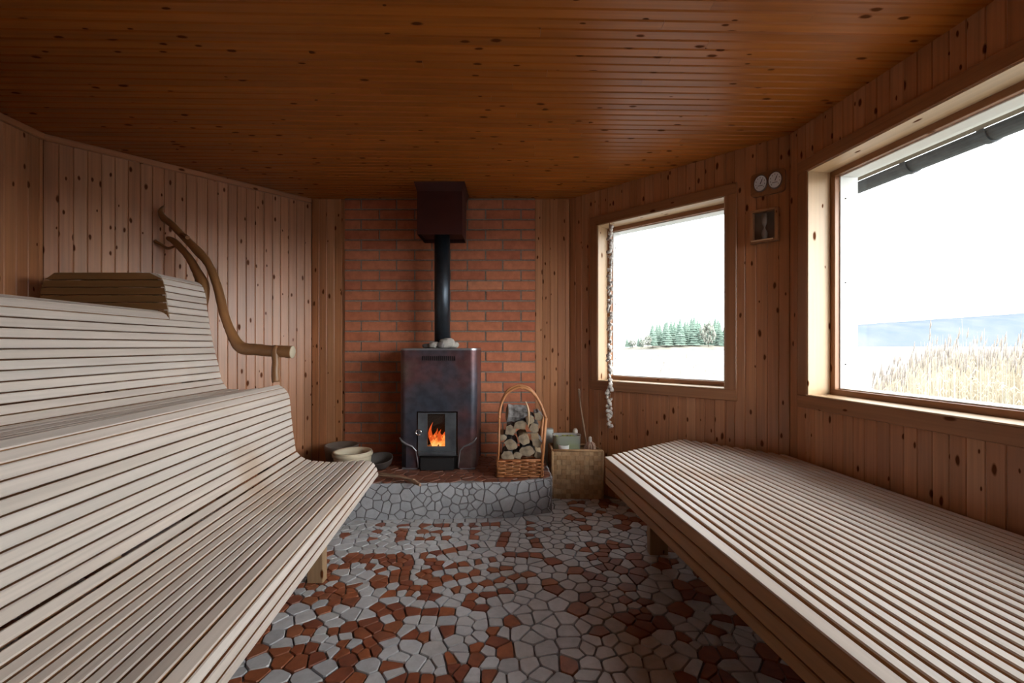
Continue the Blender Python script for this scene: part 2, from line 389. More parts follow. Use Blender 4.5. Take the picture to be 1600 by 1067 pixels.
def window(name, A, B, t0, t1, z0, z1):
    d = (B - A).normalized(); n = Vector((d.y, -d.x)); out = -n
    root = thing(name, v3(A + d * (t0 + t1) / 2, z0), kind='structure')
    D, Nn, O = v3(d), v3(n), v3(out); Z = Vector((0, 0, 1))
    P = lambda t, dd, z: v3(A + d * t + out * dd, z)
    cw = .062
    mb = MB()   # casing boards on the wall face
    mb.board(P(t0 - cw, -.016, z1), D, Z, Nn, t1 - t0 + 2 * cw, cw, .016, .003)
    mb.board(P(t0 - cw, -.016, z0 - cw), D, Z, Nn, t1 - t0 + 2 * cw, cw, .016, .003)
    mb.board(P(t0 - cw, -.016, z0), Z, D, Nn, z1 - z0, cw, .016, .003)
    mb.board(P(t1, -.016, z0), Z, D, Nn, z1 - z0, cw, .016, .003)
    mb.build('window_casing', M['trim'], root)
    dj = .105
    mb = MB()   # jamb lining
    mb.board(P(t0 + .006, -.012, z0), Z, O, D, z1 - z0, dj + .012, .006, .001)
    mb.board(P(t1 - .006, -.012, z0), Z, O, -D, z1 - z0, dj + .012, .006, .001)
    mb.board(P(t0, -.012, z1 - .006), D, O, -Z, t1 - t0, dj + .012, .006, .001)
    mb.build('jamb_lining', M['jamb'], root)
    mb = MB(); mb.board(P(t0, -.018, z0 + .006), D, O, Z, t1 - t0, dj + .018, .0059, .002); mb.build('window_sill', M['jamb'], root)
    def fr(mb, da, db, wd, e=0):
        a, b, c, f = t0 + e, t1 - e, z0 + e, z1 - e; T = db - da
        mb.board(P(a, da, c), D, Z, Nn, b - a, wd, T, .002)
        mb.board(P(a, da, f - wd), D, Z, Nn, b - a, wd, T, .002)
        mb.board(P(a, da, c + wd), Z, D, Nn, f - c - 2 * wd, wd, T, .002)
        mb.board(P(b - wd, da, c + wd), Z, D, Nn, f - c - 2 * wd, wd, T, .002)
    mb = MB(); fr(mb, dj, dj + .024, .032, .0005); mb.build('inner_sash', M['trim'], root)
    mb = MB(); fr(mb, dj + .024, WT + .01, .038, .0005); mb.build('outer_frame', M['sash_white'], root)
    mb = MB(); gz = WT - .012
    mb.box(P((t0 + t1) / 2, gz, (z0 + z1) / 2), (t1 - t0 - .06, .004, z1 - z0 - .06), Matrix(((d.x, n.x, 0), (d.y, n.y, 0), (0, 0, 1))))
    mb.build('glass_pane', M['glass'], root)
    mb = MB()
    for zz in (.14, .5, .87): mb.lathe([(.0035, 0), (.0035, .002), (.001, .003)], P(t0 + .0388, .155, z0 + (z1 - z0) * zz), 8, axis=Matrix(((0, n.x, d.x), (0, n.y, d.y), (1, 0, 0))))
    mb.build('frame_nails', M['dark'], root)
    return root

Z0w, Z1w = .783, 1.876
op1 = (.256, 1.119, Z0w, Z1w)
tR2 = (P_r2 - P_r).length
op2 = (.135, 2.36, .787, 1.880)
op3 = (.25, .66, .787, 1.880)
wall('wall_back', P_bl, P_br)
wall('wall_right_far', P_br, P_r, [op1])
wall('wall_right', P_r, P_r2, [op2])
wall('wall_right_near', P_r2, P_fr, [op3])
wall('wall_front', P_fr, P_fl)
wall('wall_left_near', P_fl, P_l2)
wall('wall_left', P_l2, P_l)
wall('wall_left_far', P_l, P_bl)
window('window_1', P_br, P_r, *op1)
window('window_2', P_r, P_r2, *op2)
window('fill_window', P_r2, P_fr, *op3)  # unseen window behind the camera, added for fill light from that side

# floor slab, shard mosaic
mb = MB(); mb.prism([v3(p, -.10) for p in plan][::-1], (0, 0, 0), (0, 0, .092)); o = mb.build('floor', M['grout']); o['kind'] = 'structure'
def inplan(x, y, pad=0):
    for i in range(8):
        a, b = plan[i], plan[(i + 1) % 8]; d = (b - a).normalized(); n = Vector((d.y, -d.x))
        if (Vector((x, y)) - a).dot(n) < pad: return False
    return True
def voronoi(seeds, gap, reach):
    """list of convex cells (2-D polygons), one per seed, edges pulled in by gap"""
    grid = {}
    for i, s in enumerate(seeds): grid.setdefault((int(s[0] // reach), int(s[1] // reach)), []).append(i)
    cells = []
    for i, (x, y, *_) in enumerate(seeds):
        gx, gy = int(x // reach), int(y // reach)
        nb = [seeds[j] for a in (-1, 0, 1) for b in (-1, 0, 1) for j in grid.get((gx + a, gy + b), ()) if j != i]
        nb.sort(key=lambda s: (s[0] - x) ** 2 + (s[1] - y) ** 2)
        P = [(x - reach, y - reach), (x + reach, y - reach), (x + reach, y + reach), (x - reach, y + reach)]
        for s in nb[:26]:
            dx, dy = s[0] - x, s[1] - y; l = math.hypot(dx, dy)
            if l < 1e-5: continue
            dx /= l; dy /= l; lim = l / 2 - gap
            Q = []
            for k in range(len(P)):
                a, b = P[k], P[(k + 1) % len(P)]
                da = (a[0] - x) * dx + (a[1] - y) * dy - lim; db = (b[0] - x) * dx + (b[1] - y) * dy - lim
                if da <= 0: Q.append(a)
                if (da < 0) != (db < 0) and da != db:
                    t = da / (da - db); Q.append((a[0] + (b[0] - a[0]) * t, a[1] + (b[1] - a[1]) * t))
            P = Q
            if len(P) < 3: break
        cells.append(P if len(P) >= 3 else None)
    return cells
def soften(P, q=.16):
    Q = []
    for k in range(len(P)):
        a, b = P[k], P[(k + 1) % len(P)]
        Q.append((a[0] + (b[0] - a[0]) * q, a[1] + (b[1] - a[1]) * q)); Q.append((a[0] + (b[0] - a[0]) * (1 - q), a[1] + (b[1] - a[1]) * (1 - q)))
    return Q
def area(P): return abs(sum(P[k][0] * P[(k + 1) % len(P)][1] - P[(k + 1) % len(P)][0] * P[k][1] for k in range(len(P)))) / 2
def floor_pt(px, py): Y = EYE * FPX / (py - 540); return ((px - 800) / FPX * Y, Y)
# red strokes laid in the floor: HET lettering by the hearth, and a fan of bars
def cr(x, y): return floor_pt(540 + x / 4.444, 800 + y / 4.444)
strokes = [[(238, 92), (188, 188)], [(412, 90), (378, 190)], [(250, 140), (370, 138)],
           [(545, 92), (512, 180)], [(548, 93), (660, 92)], [(525, 140), (640, 138)], [(515, 182), (690, 180)],
           [(700, 92), (1045, 84)], [(900, 100), (893, 178)],
           [(1110, 155), (1080, 225)], [(1285, 75), (1275, 165)], [(1290, 120), (1400, 118)], [(1310, 195), (1330, 235)],
           [(535, 300), (905, 236)], [(590, 335), (600, 350)], [(625, 388), (1020, 330)], [(690, 462), (1110, 385)], [(765, 542), (1270, 432)], [(870, 595), (1220, 520)],
           [(480, 530), (560, 535)], [(540, 585), (620, 590)], [(870, 640), (930, 660)], [(1140, 295), (1320, 300)], [(310, 565), (450, 560)], [(470, 690), (720, 690)]]
strokes = [[cr(*a), cr(*b)] for a, b in strokes]
def seg_d(p, a, b):
    ax, ay = a; bx, by = b; dx, dy = bx - ax, by - ay; l2 = dx * dx + dy * dy + 1e-9
    t = max(0, min(1, ((p[0] - ax) * dx + (p[1] - ay) * dy) / l2)); return math.hypot(p[0] - ax - t * dx, p[1] - ay - t * dy)
seeds = []; hs = .02
for a, b in strokes:
    l = math.hypot(b[0] - a[0], b[1] - a[1]); k = max(1, round(l / .075)); nx, ny = -(b[1] - a[1]) / (l + 1e-6), (b[0] - a[0]) / (l + 1e-6)
    for i in range(k + 1):
        t = (i + .5 * (k == 0)) / k if k else 0; t = min(1, max(0, t + R.uniform(-.1, .1) / k)); x, y = a[0] + (b[0] - a[0]) * t, a[1] + (b[1] - a[1]) * t
        if all((x - s[0]) ** 2 + (y - s[1]) ** 2 > .035 ** 2 for s in seeds): seeds.append((x, y, 1))
nstroke = len(seeds)
for a, b in strokes:
    l = math.hypot(b[0] - a[0], b[1] - a[1]); k = max(1, round(l / .075)); nx, ny = -(b[1] - a[1]) / (l + 1e-6), (b[0] - a[0]) / (l + 1e-6)
    for sgn in (-1, 1):
        for i in range(k + 1):
            t = min(1, max(0, (i + R.uniform(-.2, .2)) / k)); x, y = a[0] + (b[0] - a[0]) * t + nx * sgn * .055, a[1] + (b[1] - a[1]) * t + ny * sgn * .055
            if all((x - s[0]) ** 2 + (y - s[1]) ** 2 > .042 ** 2 for s in seeds): seeds.append((x, y, 0))
sg = {}
def ok(x, y, r):
    g = .1; gx, gy = int(x // g), int(y // g)
    for a in (-1, 0, 1):
        for b in (-1, 0, 1):
            for s in sg.get((gx + a, gy + b), ()):
                if (s[0] - x) ** 2 + (s[1] - y) ** 2 < (max(r, s[3]) if s[2] != 1 else r * .8) ** 2: return False
    return True
for s in list(seeds): sg.setdefault((int(s[0] // .1), int(s[1] // .1)), []).append((*s[:3], .045))
for q in range(42000):
    x, y = R.uniform(-2.4, 1.75), R.uniform(-1.1, 3.3)
    if not inplan(x, y, .01): continue
    if y > 2.66 and -1.25 < x < .2: continue
    left = x < -.2 - .22 * (y - 1.5) and y < 2.22
    nzv = noise.noise(Vector((x * 2.2, y * 2.2, 3)))
    if left: big = R.random() < .30; r = .062 if big else .030; red = (not big) and R.random() < .72
    else:
        r = R.choice((.026, .040, .050, .062)); red = R.random() < ((.02 if (-.75 < x < .12 and y > 1.75) or (y > 2.2 and x < .3) else .36 + .3 * nzv))
    if ok(x, y, r):
        s = (x, y, 2 if red else 0); seeds.append(s); sg.setdefault((int(x // .1), int(y // .1)), []).append((*s, r))
cells = voronoi(seeds, .0030, .15)
mb = MB()
def put_tile(mb, P, f, hgt, m, q=.10, tilt=.0008):
    P = soften(P, q); n = len(P)
    cx, cy = sum(p[0] for p in P) / n, sum(p[1] for p in P) / n
    tx, ty = R.uniform(-1, 1) * tilt * 12, R.uniform(-1, 1) * tilt * 12
    top = []; low = []
    for p in P:
        qx, qy = cx + (p[0] - cx) * .955, cy + (p[1] - cy) * .955
        top.append(f(qx, qy, hgt + tx * (qx - cx) + ty * (qy - cy))); low.append(f(p[0], p[1], hgt - .003))
    bot = [f(p[0], p[1], -.004) for p in P]
    b = len(mb.v); mb.v += [tuple(p) for p in top + low + bot]
    mb.face([b + i for i in range(n)], None, m)
    for k in (0, 1):
        for i in range(n):
            j = (i + 1) % n; mb.face([b + k * n + j, b + k * n + i, b + (k + 1) * n + i, b + (k + 1) * n + j], None, m)
for s, P in zip(seeds, cells):
    if P and area(P) > 1.2e-4 and area(P) < .03:
        if sum(p[0] for p in P) == 0: continue
        if not all(inplan(p[0], p[1], -.005) for p in P): continue
        put_tile(mb, P, lambda x, y, z: Vector((x, y, z - .006)), .008, 1 if s[2] else 0)
o = mb.build('mosaic_floor', [M['tile_w'], M['tile_r']]); o['kind'] = 'structure'
o.name = 'floor_mosaic'

# ceiling
mb = MB(); a_ = .025; U = Vector((1, a_, 0)).normalized(); V = Vector((-a_, 1, 0)).normalized(); y = -1.30; k = 0
def span(y0):
    """x-range of the ceiling line through (0,y0) inside the plan"""
    xs = []
    for i in range(8):
        p, q = plan[i], plan[(i + 1) % 8]
        fp, fq = p.y - a_ * p.x - y0, q.y - a_ * q.x - y0
        if (fp < 0) != (fq < 0): t = fp / (fp - fq); xs.append(p.x + (q.x - p.x) * t)
    return (min(xs), max(xs)) if len(xs) > 1 else None
pc = .0475
while y < 3.42:
    s0, s1 = span(y), span(y + pc); ss = [q for q in (s0, s1) if q]
    if ss:
        xa, xb = min(q[0] for q in ss) - .02, max(q[1] for q in ss) + .02
        x = xa
        while x < xb:
            xe = min(x + R.uniform(1.8, 3.6), xb)
            if xb - xe < .3: xe = xb
            mb.board((x, y + a_ * x, H), U, V, (0, 0, -1), (xe - x) * math.sqrt(1 + a_ * a_) - .001, pc, .02, .0055); x = xe
    y += pc
cb = MB(); cb.prism([v3(p * 1.06, H + .02) for p in plan][::-1], (0, 0, 0), (0, 0, .1))
o = mb.build('ceiling', M['ceil']); o['kind'] = 'structure'
o = cb.build('roof', M['concrete']); o['kind'] = 'structure'
# cornice strips on the left walls
k = 0
for A, B in ((P_l, P_bl), (P_l2, P_l)):
    k += 1; d = (B - A).normalized(); n = Vector((d.y, -d.x)); mb = MB()
    mb.board(v3(A + n * .016 + d * .005, H - .034), v3(d), (0, 0, 1), v3(n), (B - A).length - .012, .034, .0155, .004)
    o = mb.build('trim_%d' % k, M['jamb' if 0 else 'wall']); o['kind'] = 'structure'

# brick panel on the back wall
bx0, bx1, by = -1.238, .171, 3.357
mb = MB(); mb.box(((bx0 + bx1) / 2, by - .007, H / 2), (bx1 - bx0, .012, H), None, 1)
ch = .0752; z = H - .012; row = 0
while z > .05:
    z0b = z - ch + .011; off = 0 if row % 2 else -.125 - .01
    x = bx0 + off
    while x < bx1:
        a, b = max(x, bx0), min(x + .262 - .011, bx1)
        if b - a > .02:
            cx, dj = (a + b) / 2, R.uniform(-.0012, .0012)
            q = .003; T = .02
            mb.board((a, by - T + .001 + dj, z0b), (1, 0, 0), (0, 0, 1), (0, -1, 0), b - a, z - z0b, T - .002, .003)
        x += .262
    z -= ch; row += 1
o = mb.build('wall_brick_panel', [M['brick'], M['mortar']]); o['kind'] = 'structure'

# hearth: raised, stone faced
hz = .215
hp = [Vector((-1.25, 2.645)), Vector((0.0, 2.70)), Vector((.245, 2.785)), Vector((.225, 3.334)), Vector((-1.25, 3.334))]
hearth = thing('hearth', (-.5, 3.0, 0), 'low raised hearth faced with pale grey stone shards under the stove', 'hearth', kind='structure')
mb = MB(); mb.prism([v3(p) for p in hp], (0, 0, 0), (0, 0, hz - .004)); mb.build('hearth_core', M['grout'], hearth)
line = [hp[4], hp[0], hp[1], hp[2], hp[3]]; cum = [0]
for a, b in zip(line, line[1:]): cum.append(cum[-1] + (b - a).length)
def on_line(s):
    s = max(0, min(cum[-1] - 1e-6, s))
    for i in range(4):
        if s <= cum[i + 1]: break
    d = (line[i + 1] - line[i]).normalized(); n = Vector((d.y, -d.x)); return line[i] + d * (s - cum[i]), n
def fmap(s, z, h): p, n = on_line(s); return Vector((p.x + n.x * h, p.y + n.y * h, max(.002, min(hz + .003, z))))
ss = []
for q in range(4000):
    x, y, r = R.uniform(0, cum[-1]), R.uniform(-.02, hz + .02), R.choice((.030, .042, .058, .066))
    if all((x - s[0]) ** 2 + (y - s[1]) ** 2 > max(r, s[3]) ** 2 for s in ss): ss.append((x, y, 0, r))
ss = [s for s in ss]
border = [(x * .05, -.06, 9) for x in range(-2, 70)] + [(x * .05, hz + .05, 9) for x in range(-2, 70)]
cl = voronoi(ss + border, .0032, .14)
mb = MB()
for s, P in zip(ss, cl):
    if P and area(P) < .02:
        P = [(min(max(p[0], .003), cum[-1] - .003), min(max(p[1], 0), hz)) for p in P]
        if area(P) > 1e-4: put_tile(mb, P, fmap, .006, 0, .09)
mb.build('stone_facing', M['stone_w'], hearth)
ts = []
for q in range(3000):
    x, y, r = R.uniform(-1.25, .25), R.uniform(2.64, 3.33), R.choice((.04, .055, .07))
    if all((x - s[0]) ** 2 + (y - s[1]) ** 2 > max(r, s[3]) ** 2 for s in ts): ts.append((x, y, 0, r))
def inpoly(p, poly):
    return all((poly[(i + 1) % len(poly)] - poly[i]).cross(Vector(p) - poly[i]) > -.0005 for i in range(len(poly)))
mb = MB()
for s, P in zip(ts, voronoi(ts, .003, .16)):
    if P and inpoly((s[0], s[1]), hp):
        P = [(min(max(p[0], -1.25), .243), min(p[1], 3.33)) for p in P]
        P = [p for p in P]
        if all(inpoly((cx_, cy_), hp) for cx_, cy_ in [(p[0], p[1]) for p in P]) or True:
            Q = []
            for p in P:
                v = Vector(p); c = Vector((s[0], s[1])); t = 1
                while not inpoly(v, hp) and t > .1: t -= .1; v = c + (Vector(p) - c) * t
                Q.append((v.x, v.y))
            if area(Q) > 1e-4: put_tile(mb, Q, lambda x, y, z: Vector((x, y, hz - .004 + z)), .004, 0)
mb.build('top_tiles', M['tile_dk'], hearth)

# ------------------------------------------------------------------ benches
def resample(prof, pitch):
    pts = [Vector(p) for p in prof]; cum = [0]
    for a, b in zip(pts, pts[1:]): cum.append(cum[-1] + (b - a).length)
    def at(s):
        s = max(0, min(cum[-1], s))
        for i in range(len(pts) - 1):
            if s <= cum[i + 1] + 1e-9: break
        return pts[i].lerp(pts[i + 1], (s - cum[i]) / max(1e-9, cum[i + 1] - cum[i]))
    n = max(1, round(cum[-1] / pitch)); return [(at(cum[-1] * i / n), at(cum[-1] * (i + 1) / n)) for i in range(n)]
def slats(mb, prof, yf, yn, slope, yref, pitch=.0365, gap=.007, T=.021, side=1, joints=True, m=0):
    """slats along the bench; prof runs so that the outside lies on its left when side=1"""
    for a, b in resample(prof, pitch):
        d = (b - a); l = d.length; d = d / l; n = Vector((-d.y, d.x)) * side
        a2 = a + d * gap / 2; wdt = l - gap
        y0 = yf(a.x) if callable(yf) else yf
        segs = [(y0, yn)]
        U = Vector((-slope, -1, 0)) if 0 else Vector((slope, 1, 0))
        for ya, yb in segs:
            # origin at far end, sweep toward the camera
            o = Vector((a2.x + slope * (ya - yref), ya, a2.y))
            Uv = Vector((-slope, -1, 0)); Ln = (ya - yb) * Uv.length
            jit = R.uniform(-.0008, .0008)
            mb.board(o + Vector((n.x, 0, n.y)) * jit, Uv, (d.x, 0, d.y), (n.x, 0, n.y), Ln, wdt, T, .003, m, 1)
def ribs(mb, prof, ys, slope, yref, side=1, dep=.055, T=.022):
    pts = [Vector(p) for p in prof]
    nn = []
    for i in range(len(pts)):
        d = (pts[min(i + 1, len(pts) - 1)] - pts[max(i - 1, 0)]).normalized(); nn.append(Vector((-d.y, d.x)) * side)
    for y in ys:
        for i in range(len(pts) - 1):
            q = [pts[i] - nn[i] * (T + .001), pts[i + 1] - nn[i + 1] * (T + .001), pts[i + 1] - nn[i + 1] * (T + dep), pts[i] - nn[i] * (T + dep)]
            ox = slope * (y - yref)
            mb.prism([Vector((p.x + ox, y, p.y)) for p in q], (0, 0, 0), (0, .035, 0))

YF = 2.455
# lower left bench
s1 = -.088
front = [(-.726, .320), (-.730, .345), (-.738, .370), (-.757, .397)]
lip = [(-.757, .397), (-.785, .408), (-.835, .407), (-.88, .401)]
seat = [(-.88, .401), (-.98, .397), (-1.09, .404), (-1.14, .418), (-1.174, .455)]
back = [(-1.174, .455), (-1.190, .55), (-1.200, .65), (-1.209, .748), (-1.226, .793), (-1.275, .821)]
lb = thing('lower_bench', (-.95, 1.2, 0), 'long pale slatted sauna bench with high curved backrest, in front on the left', 'sauna bench')
mb = MB(); slats(mb, front, YF, -.35, s1, YF, .029, .006, side=-1); mb.build('front_slats', [M['slat'], M['slatr']], lb)
mb = MB(); slats(mb, lip, YF, -.35, s1, YF, .043, .008, side=-1); slats(mb, seat, YF, -.35, s1, YF, .034, .0065, side=-1); mb.build('seat_slats', [M['slat'], M['slatr']], lb)
mb = MB(); slats(mb, back, YF, -.35, s1, YF, .0378, .0048, side=-1); mb.build('backrest_slats', [M['slat'], M['slatr']], lb)
RIB = front + lip[1:] + seat[1:] + back[1:]
for y_ in (2.38, 1.80, 1.22, .64, .06):
    mb = MB(); ribs(mb, RIB, (y_,), s1, YF, side=-1); mb.build('support_rib', M['frame'], lb)
for y in (1.952, .8, -.2):
    for x in (-.852, -1.18):
        mb = MB(); X = x + s1 * (y - 1.952); mb.box((X, y + .02, (.36 if x > -1 else .40) / 2 + .002), (.07, .045, .356 if x > -1 else .396), None, 0, .003); mb.build('leg', M['frame'], lb)
# upper left bench
s2 = -.054
useat = [(-1.238, .798), (-1.36, .800), (-1.47, .790), (-1.55, .796)]
uback = [(-1.55, .796), (-1.582, .845), (-1.60, .94), (-1.618, 1.004), (-1.634, 1.082), (-1.647, 1.155), (-1.664, 1.182), (-1.70, 1.197), (-1.76, 1.203)]
uhead = [(-1.646, 1.152), (-1.655, 1.213), (-1.665, 1.290), (-1.676, 1.345), (-1.700, 1.374), (-1.81, 1.383)]
ub = thing('upper_bench', (-1.6, 1.2, 0), 'upper tier slatted sauna bench behind the lower one, with raised headrest at far end', 'sauna bench')
mb = MB(); slats(mb, useat, YF, -.12, s2, YF, .036, .007, side=-1); mb.build('seat_slats', [M['slat'], M['slatr']], ub)
HY = 2.15
cutb = [(-1.55, .796), (-1.582, .845), (-1.60, .94), (-1.618, 1.004), (-1.634, 1.082), (-1.647, 1.155)]
mb = MB(); slats(mb, cutb, YF, -.12, s2, YF, .0345, .0045, side=-1)
slats(mb, uback[5:], HY - .004, -.12, s2, YF, .036, .004, side=-1); mb.build('backrest_slats', [M['slat'], M['slatr']], ub)
mb = MB(); slats(mb, uhead, YF, HY, s2, YF, .036, .0045, side=-1); mb.build('headrest_slats', [M['slat'], M['slatr']], ub)
# camera-facing end of the raised headrest: cross slats with a rounded outer corner
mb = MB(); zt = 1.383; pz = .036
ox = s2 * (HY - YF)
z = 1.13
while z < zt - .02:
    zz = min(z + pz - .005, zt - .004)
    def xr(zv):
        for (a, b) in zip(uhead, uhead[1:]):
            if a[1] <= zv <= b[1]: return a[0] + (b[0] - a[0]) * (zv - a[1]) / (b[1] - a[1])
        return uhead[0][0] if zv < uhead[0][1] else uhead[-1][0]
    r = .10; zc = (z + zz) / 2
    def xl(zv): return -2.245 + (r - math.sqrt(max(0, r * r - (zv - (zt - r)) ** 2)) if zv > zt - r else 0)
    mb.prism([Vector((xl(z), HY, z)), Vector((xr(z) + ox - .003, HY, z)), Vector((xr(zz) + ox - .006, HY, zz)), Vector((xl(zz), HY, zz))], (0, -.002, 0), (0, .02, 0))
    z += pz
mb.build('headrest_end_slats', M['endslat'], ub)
mb = MB(); mb.box((-1.985, (HY + YF) / 2 - .01, zt - .012), (.40, YF - HY - .04, .018), None, 0, .003)
for x in (-2.20, -1.95, -1.75): mb.box((x, HY + .045, (.9 + zt) / 2 - .02), (.035, .035, zt - .9), None)
mb.build('headrest_top', M['frame'], ub)
for y_ in (2.38, 1.80, 1.22, .64, .06):
    mb = MB(); ribs(mb, useat + cutb[1:] + (uback[6:] if y_ < 2.1 else []), (y_,), s2, YF, side=-1); mb.build('support_rib', M['frame'], ub)
for y in (2.36, 1.2, .06):
    for x in (-1.32, -1.72):
        zt_ = .735 if x > -1.5 else 1.15
        if x < -1.5: zt_ = .9
        mb = MB(); X = x + s2 * (y - YF); mb.box((X, y + .045, zt_ / 2 + .002), (.06, .045, zt_), None, 0, .003); mb.build('leg', M['frame'], ub)

# right bench
s3 = -.0993
rb = thing('wide_bench', (1.0, 1.2, 0), 'wide flat slatted sauna bench under the windows on the right', 'sauna bench')
bt = .468
def wall_r1_y(X0, inset=.008):
    # R1 line: x=.429+.6995t', y=3.357-.7147t ; slat x = X0 + s3*y
    d = (P_r - P_br).normalized(); A = P_br
    # solve A + d t = (X0 + s3*y, y)
    t = (X0 + s3 * A.y - A.x) / (d.x - s3 * d.y); return A.y + d.y * t - inset * 1.3
def yend(X0):
    e = 2.30 + (X0 - .70) / (1.29 - .70) * .42
    return min(e, wall_r1_y(X0 + .036) if X0 > 1.0 else 9)
mb = MB()
for za, zb in ((.330, .364), (.369, .414), (.419, .461)):
    o = Vector((.70 + s3 * 2.285, 2.285, za)); Uv = Vector((-s3, -1, 0))
    mb.board(o, Uv, (0, 0, 1), (-1, 0, 0), 2.7 * Uv.length, zb - za, .021, .003)
mb.build('front_slats', M['slatr'], rb)
mb = MB(); x = .700; first = True
XW = 1.6654 - .004
while x < XW - .012:
    wdt = .048 if first else .0362
    wd = min(wdt, XW - x); g = .0098
    ye = yend(x)
    o = Vector((x + s3 * ye, ye, bt - (.004 if first else 0))); Uv = Vector((-s3, -1, 0))
    mb.board(o, Uv, (1, 0, .08 if first else 0), (-.08 if first else 0, 0, 1), (ye + .1) * Uv.length, wd - g, .021, .003, 0, 1)
    x += wdt; first = False
mb.build('top_slats', [M['slat'], M['slatr']], rb)
mb = MB()
for y in (2.15, 1.5, .85, .2):
    X = .735 + s3 * y; xe = 1.64 + s3 * y
    if y > 2.1: xe -= .0
    mb.box(((X + xe) / 2, y, bt - .022 - .04), (xe - X, .04, .075))
for x in (.75, 1.25): 
    mb.prism([Vector((x + s3 * 2.2, 2.2, bt - .135)), Vector((x + .04 + s3 * 2.2, 2.2, bt - .135)), Vector((x + .04 + s3 * 2.2, 2.2, bt - .10)), Vector((x + s3 * 2.2, 2.2, bt - .10))], (0, 0, 0), Vector((-s3, -1, 0)) * 2.2)
mb.build('bench_frame', M['frame'], rb)
for y in (2.24, 1.0, .1):
    for X0 in (.945, 1.50):
        mb = MB(); yy = y if X0 < 1.2 else min(y, 2.1); mb.box((X0 + s3 * yy, yy, .168), (.09, .05, .334), None, 0, .003); mb.build('leg', M['frame'], rb)

# ------------------------------------------------------------------ stove
SX, SY = -.483, 2.95
st = thing('wood_stove', (SX, 3.14, hz), 'dark heat-stained steel wood stove burning in front of the brick wall', 'stove')
def xz(px, py, Y=SY): return ((px - 800) / FPX * Y, EYE - (py - 540) / FPX * Y)
hw, zt, yb = .252, 1.000, 3.325
def jacket(x, nseg=14, r=.045):
    """plan outline of the shell, rounded front corners"""
    out = [(-x, yb)]
    for k in range(nseg + 1): a = PI + k / nseg * PI / 2; out.append((-x + r + r * math.cos(a), SY + r + r * math.sin(a)))
    for k in range(nseg + 1): a = -PI / 2 + k / nseg * PI / 2; out.append((x - r + r * math.cos(a), SY + r + r * math.sin(a)))
    return out + [(x, yb)]
dl, dr, dt, dbm = -.140, .128, .600, .306   # door hole relative to SX and in z
mb = MB(); pl = jacket(hw)
# shell: side + corner strips full height down to the arch, front pieces around the door hole
def strip(x0, x1, z0, z1, y=SY): mb.poly([(SX + x0, y, z0), (SX + x1, y, z0), (SX + x1, y, z1), (SX + x0, y, z1)])
arch_l = [(-.252, .430), (-.235, .405), (-.205, .385), (-.17, .372), (-.145, .345), (-.138, .300)]
def shell_side(sg):
    pts = [(-hw, yb)] + [p for p in jacket(hw) if p[0] < 0][1:] + [(dl, SY)] if sg < 0 else [(hw, yb)] + [p for p in jacket(hw) if p[0] > 0][::-1][1:] + [(dr, SY)]
    def low(x):
        ax = -abs(x)
        for a, b in zip(arch_l, arch_l[1:]):
            if a[0] <= ax <= b[0]: return a[1] + (b[1] - a[1]) * (ax - a[0]) / (b[0] - a[0])
        return .43 if ax < -.25 else .30
    # densify the flat front
    P = []
    for a, b in zip(pts, pts[1:]):
        n = max(1, int(abs(b[0] - a[0]) / .012)); P += [(a[0] + (b[0] - a[0]) * k / n, a[1] + (b[1] - a[1]) * k / n) for k in range(n)]
    P.append(pts[-1]); b0 = len(mb.v)
    for x, y in P: mb.v += [(SX + x, y, low(x) if y < yb - .02 else .43), (SX + x, y, zt)]
    for k in range(len(P) - 1):
        f = [b0 + 2 * k, b0 + 2 * k + 2, b0 + 2 * k + 3, b0 + 2 * k + 1]
        mb.face(f if sg < 0 else f[::-1], None, 0, False)
    return P, low
PL, lowf = shell_side(-1); PR, _ = shell_side(1)
# front panel above the door with vent slots
vz0, vz1 = .932, .962; nsl = 17; vx0, vx1 = -.110, .112
strip(dl, dr, dt, vz0); strip(dl, dr, vz1, zt)
strip(dl, vx0, vz0, vz1); strip(vx1, dr, vz0, vz1)
pw = (vx1 - vx0) / nsl
for k in range(nsl): strip(vx0 + k * pw, vx0 + k * pw + pw * .32, vz0, vz1)
mb.poly([(SX - hw, yb, .22), (SX - hw, yb, zt), (SX + hw, yb, zt), (SX + hw, yb, .22)])
body = mb.build('body', M['stove'], st)
sm = body.modifiers.new('thickness', 'SOLIDIFY'); sm.thickness = .004; sm.offset = 0
# inner fire box wall behind the slots, firebox cavity
mb = MB(); mb.box((SX, SY + .03, .80), (.40, .01, .36)); mb.box((SX, 3.14, .262), (.36, .33, .085)); 
for sx in (-1, 1): mb.box((SX + sx * .15, SY + .11, .46), (.012, .18, .31))
mb.box((SX, SY + .20, .46), (.30, .012, .31)); mb.box((SX, SY + .11, .625), (.30, .18, .012)); mb.box((SX, SY + .11, .315), (.30, .18, .012))
mb.build('firebox', M['dark'], st)
# leg skirts, set back below the arched edge
for sx in (-1, 1):
    mb = MB(); xa, xb_ = sx * .247, sx * .128
    cs = [(xa, yb - .02), (xa, SY + .04), (xa - sx * .035, SY + .012), (xb_, SY + .012), (xb_, SY + .10)]
    cs = [Vector((SX + a, b, hz + .012)) for a, b in cs]
    if sx > 0: cs = cs[::-1]
    mb.prism(cs, (0, 0, 0), (0, 0, .235)); mb.build('leg_panel', M['stove'], st)
    mb = MB(); mb.box((SX + sx * .19, SY + .05, hz + .008), (.10, .07, .012)); mb.build('foot', M['edge'], st)
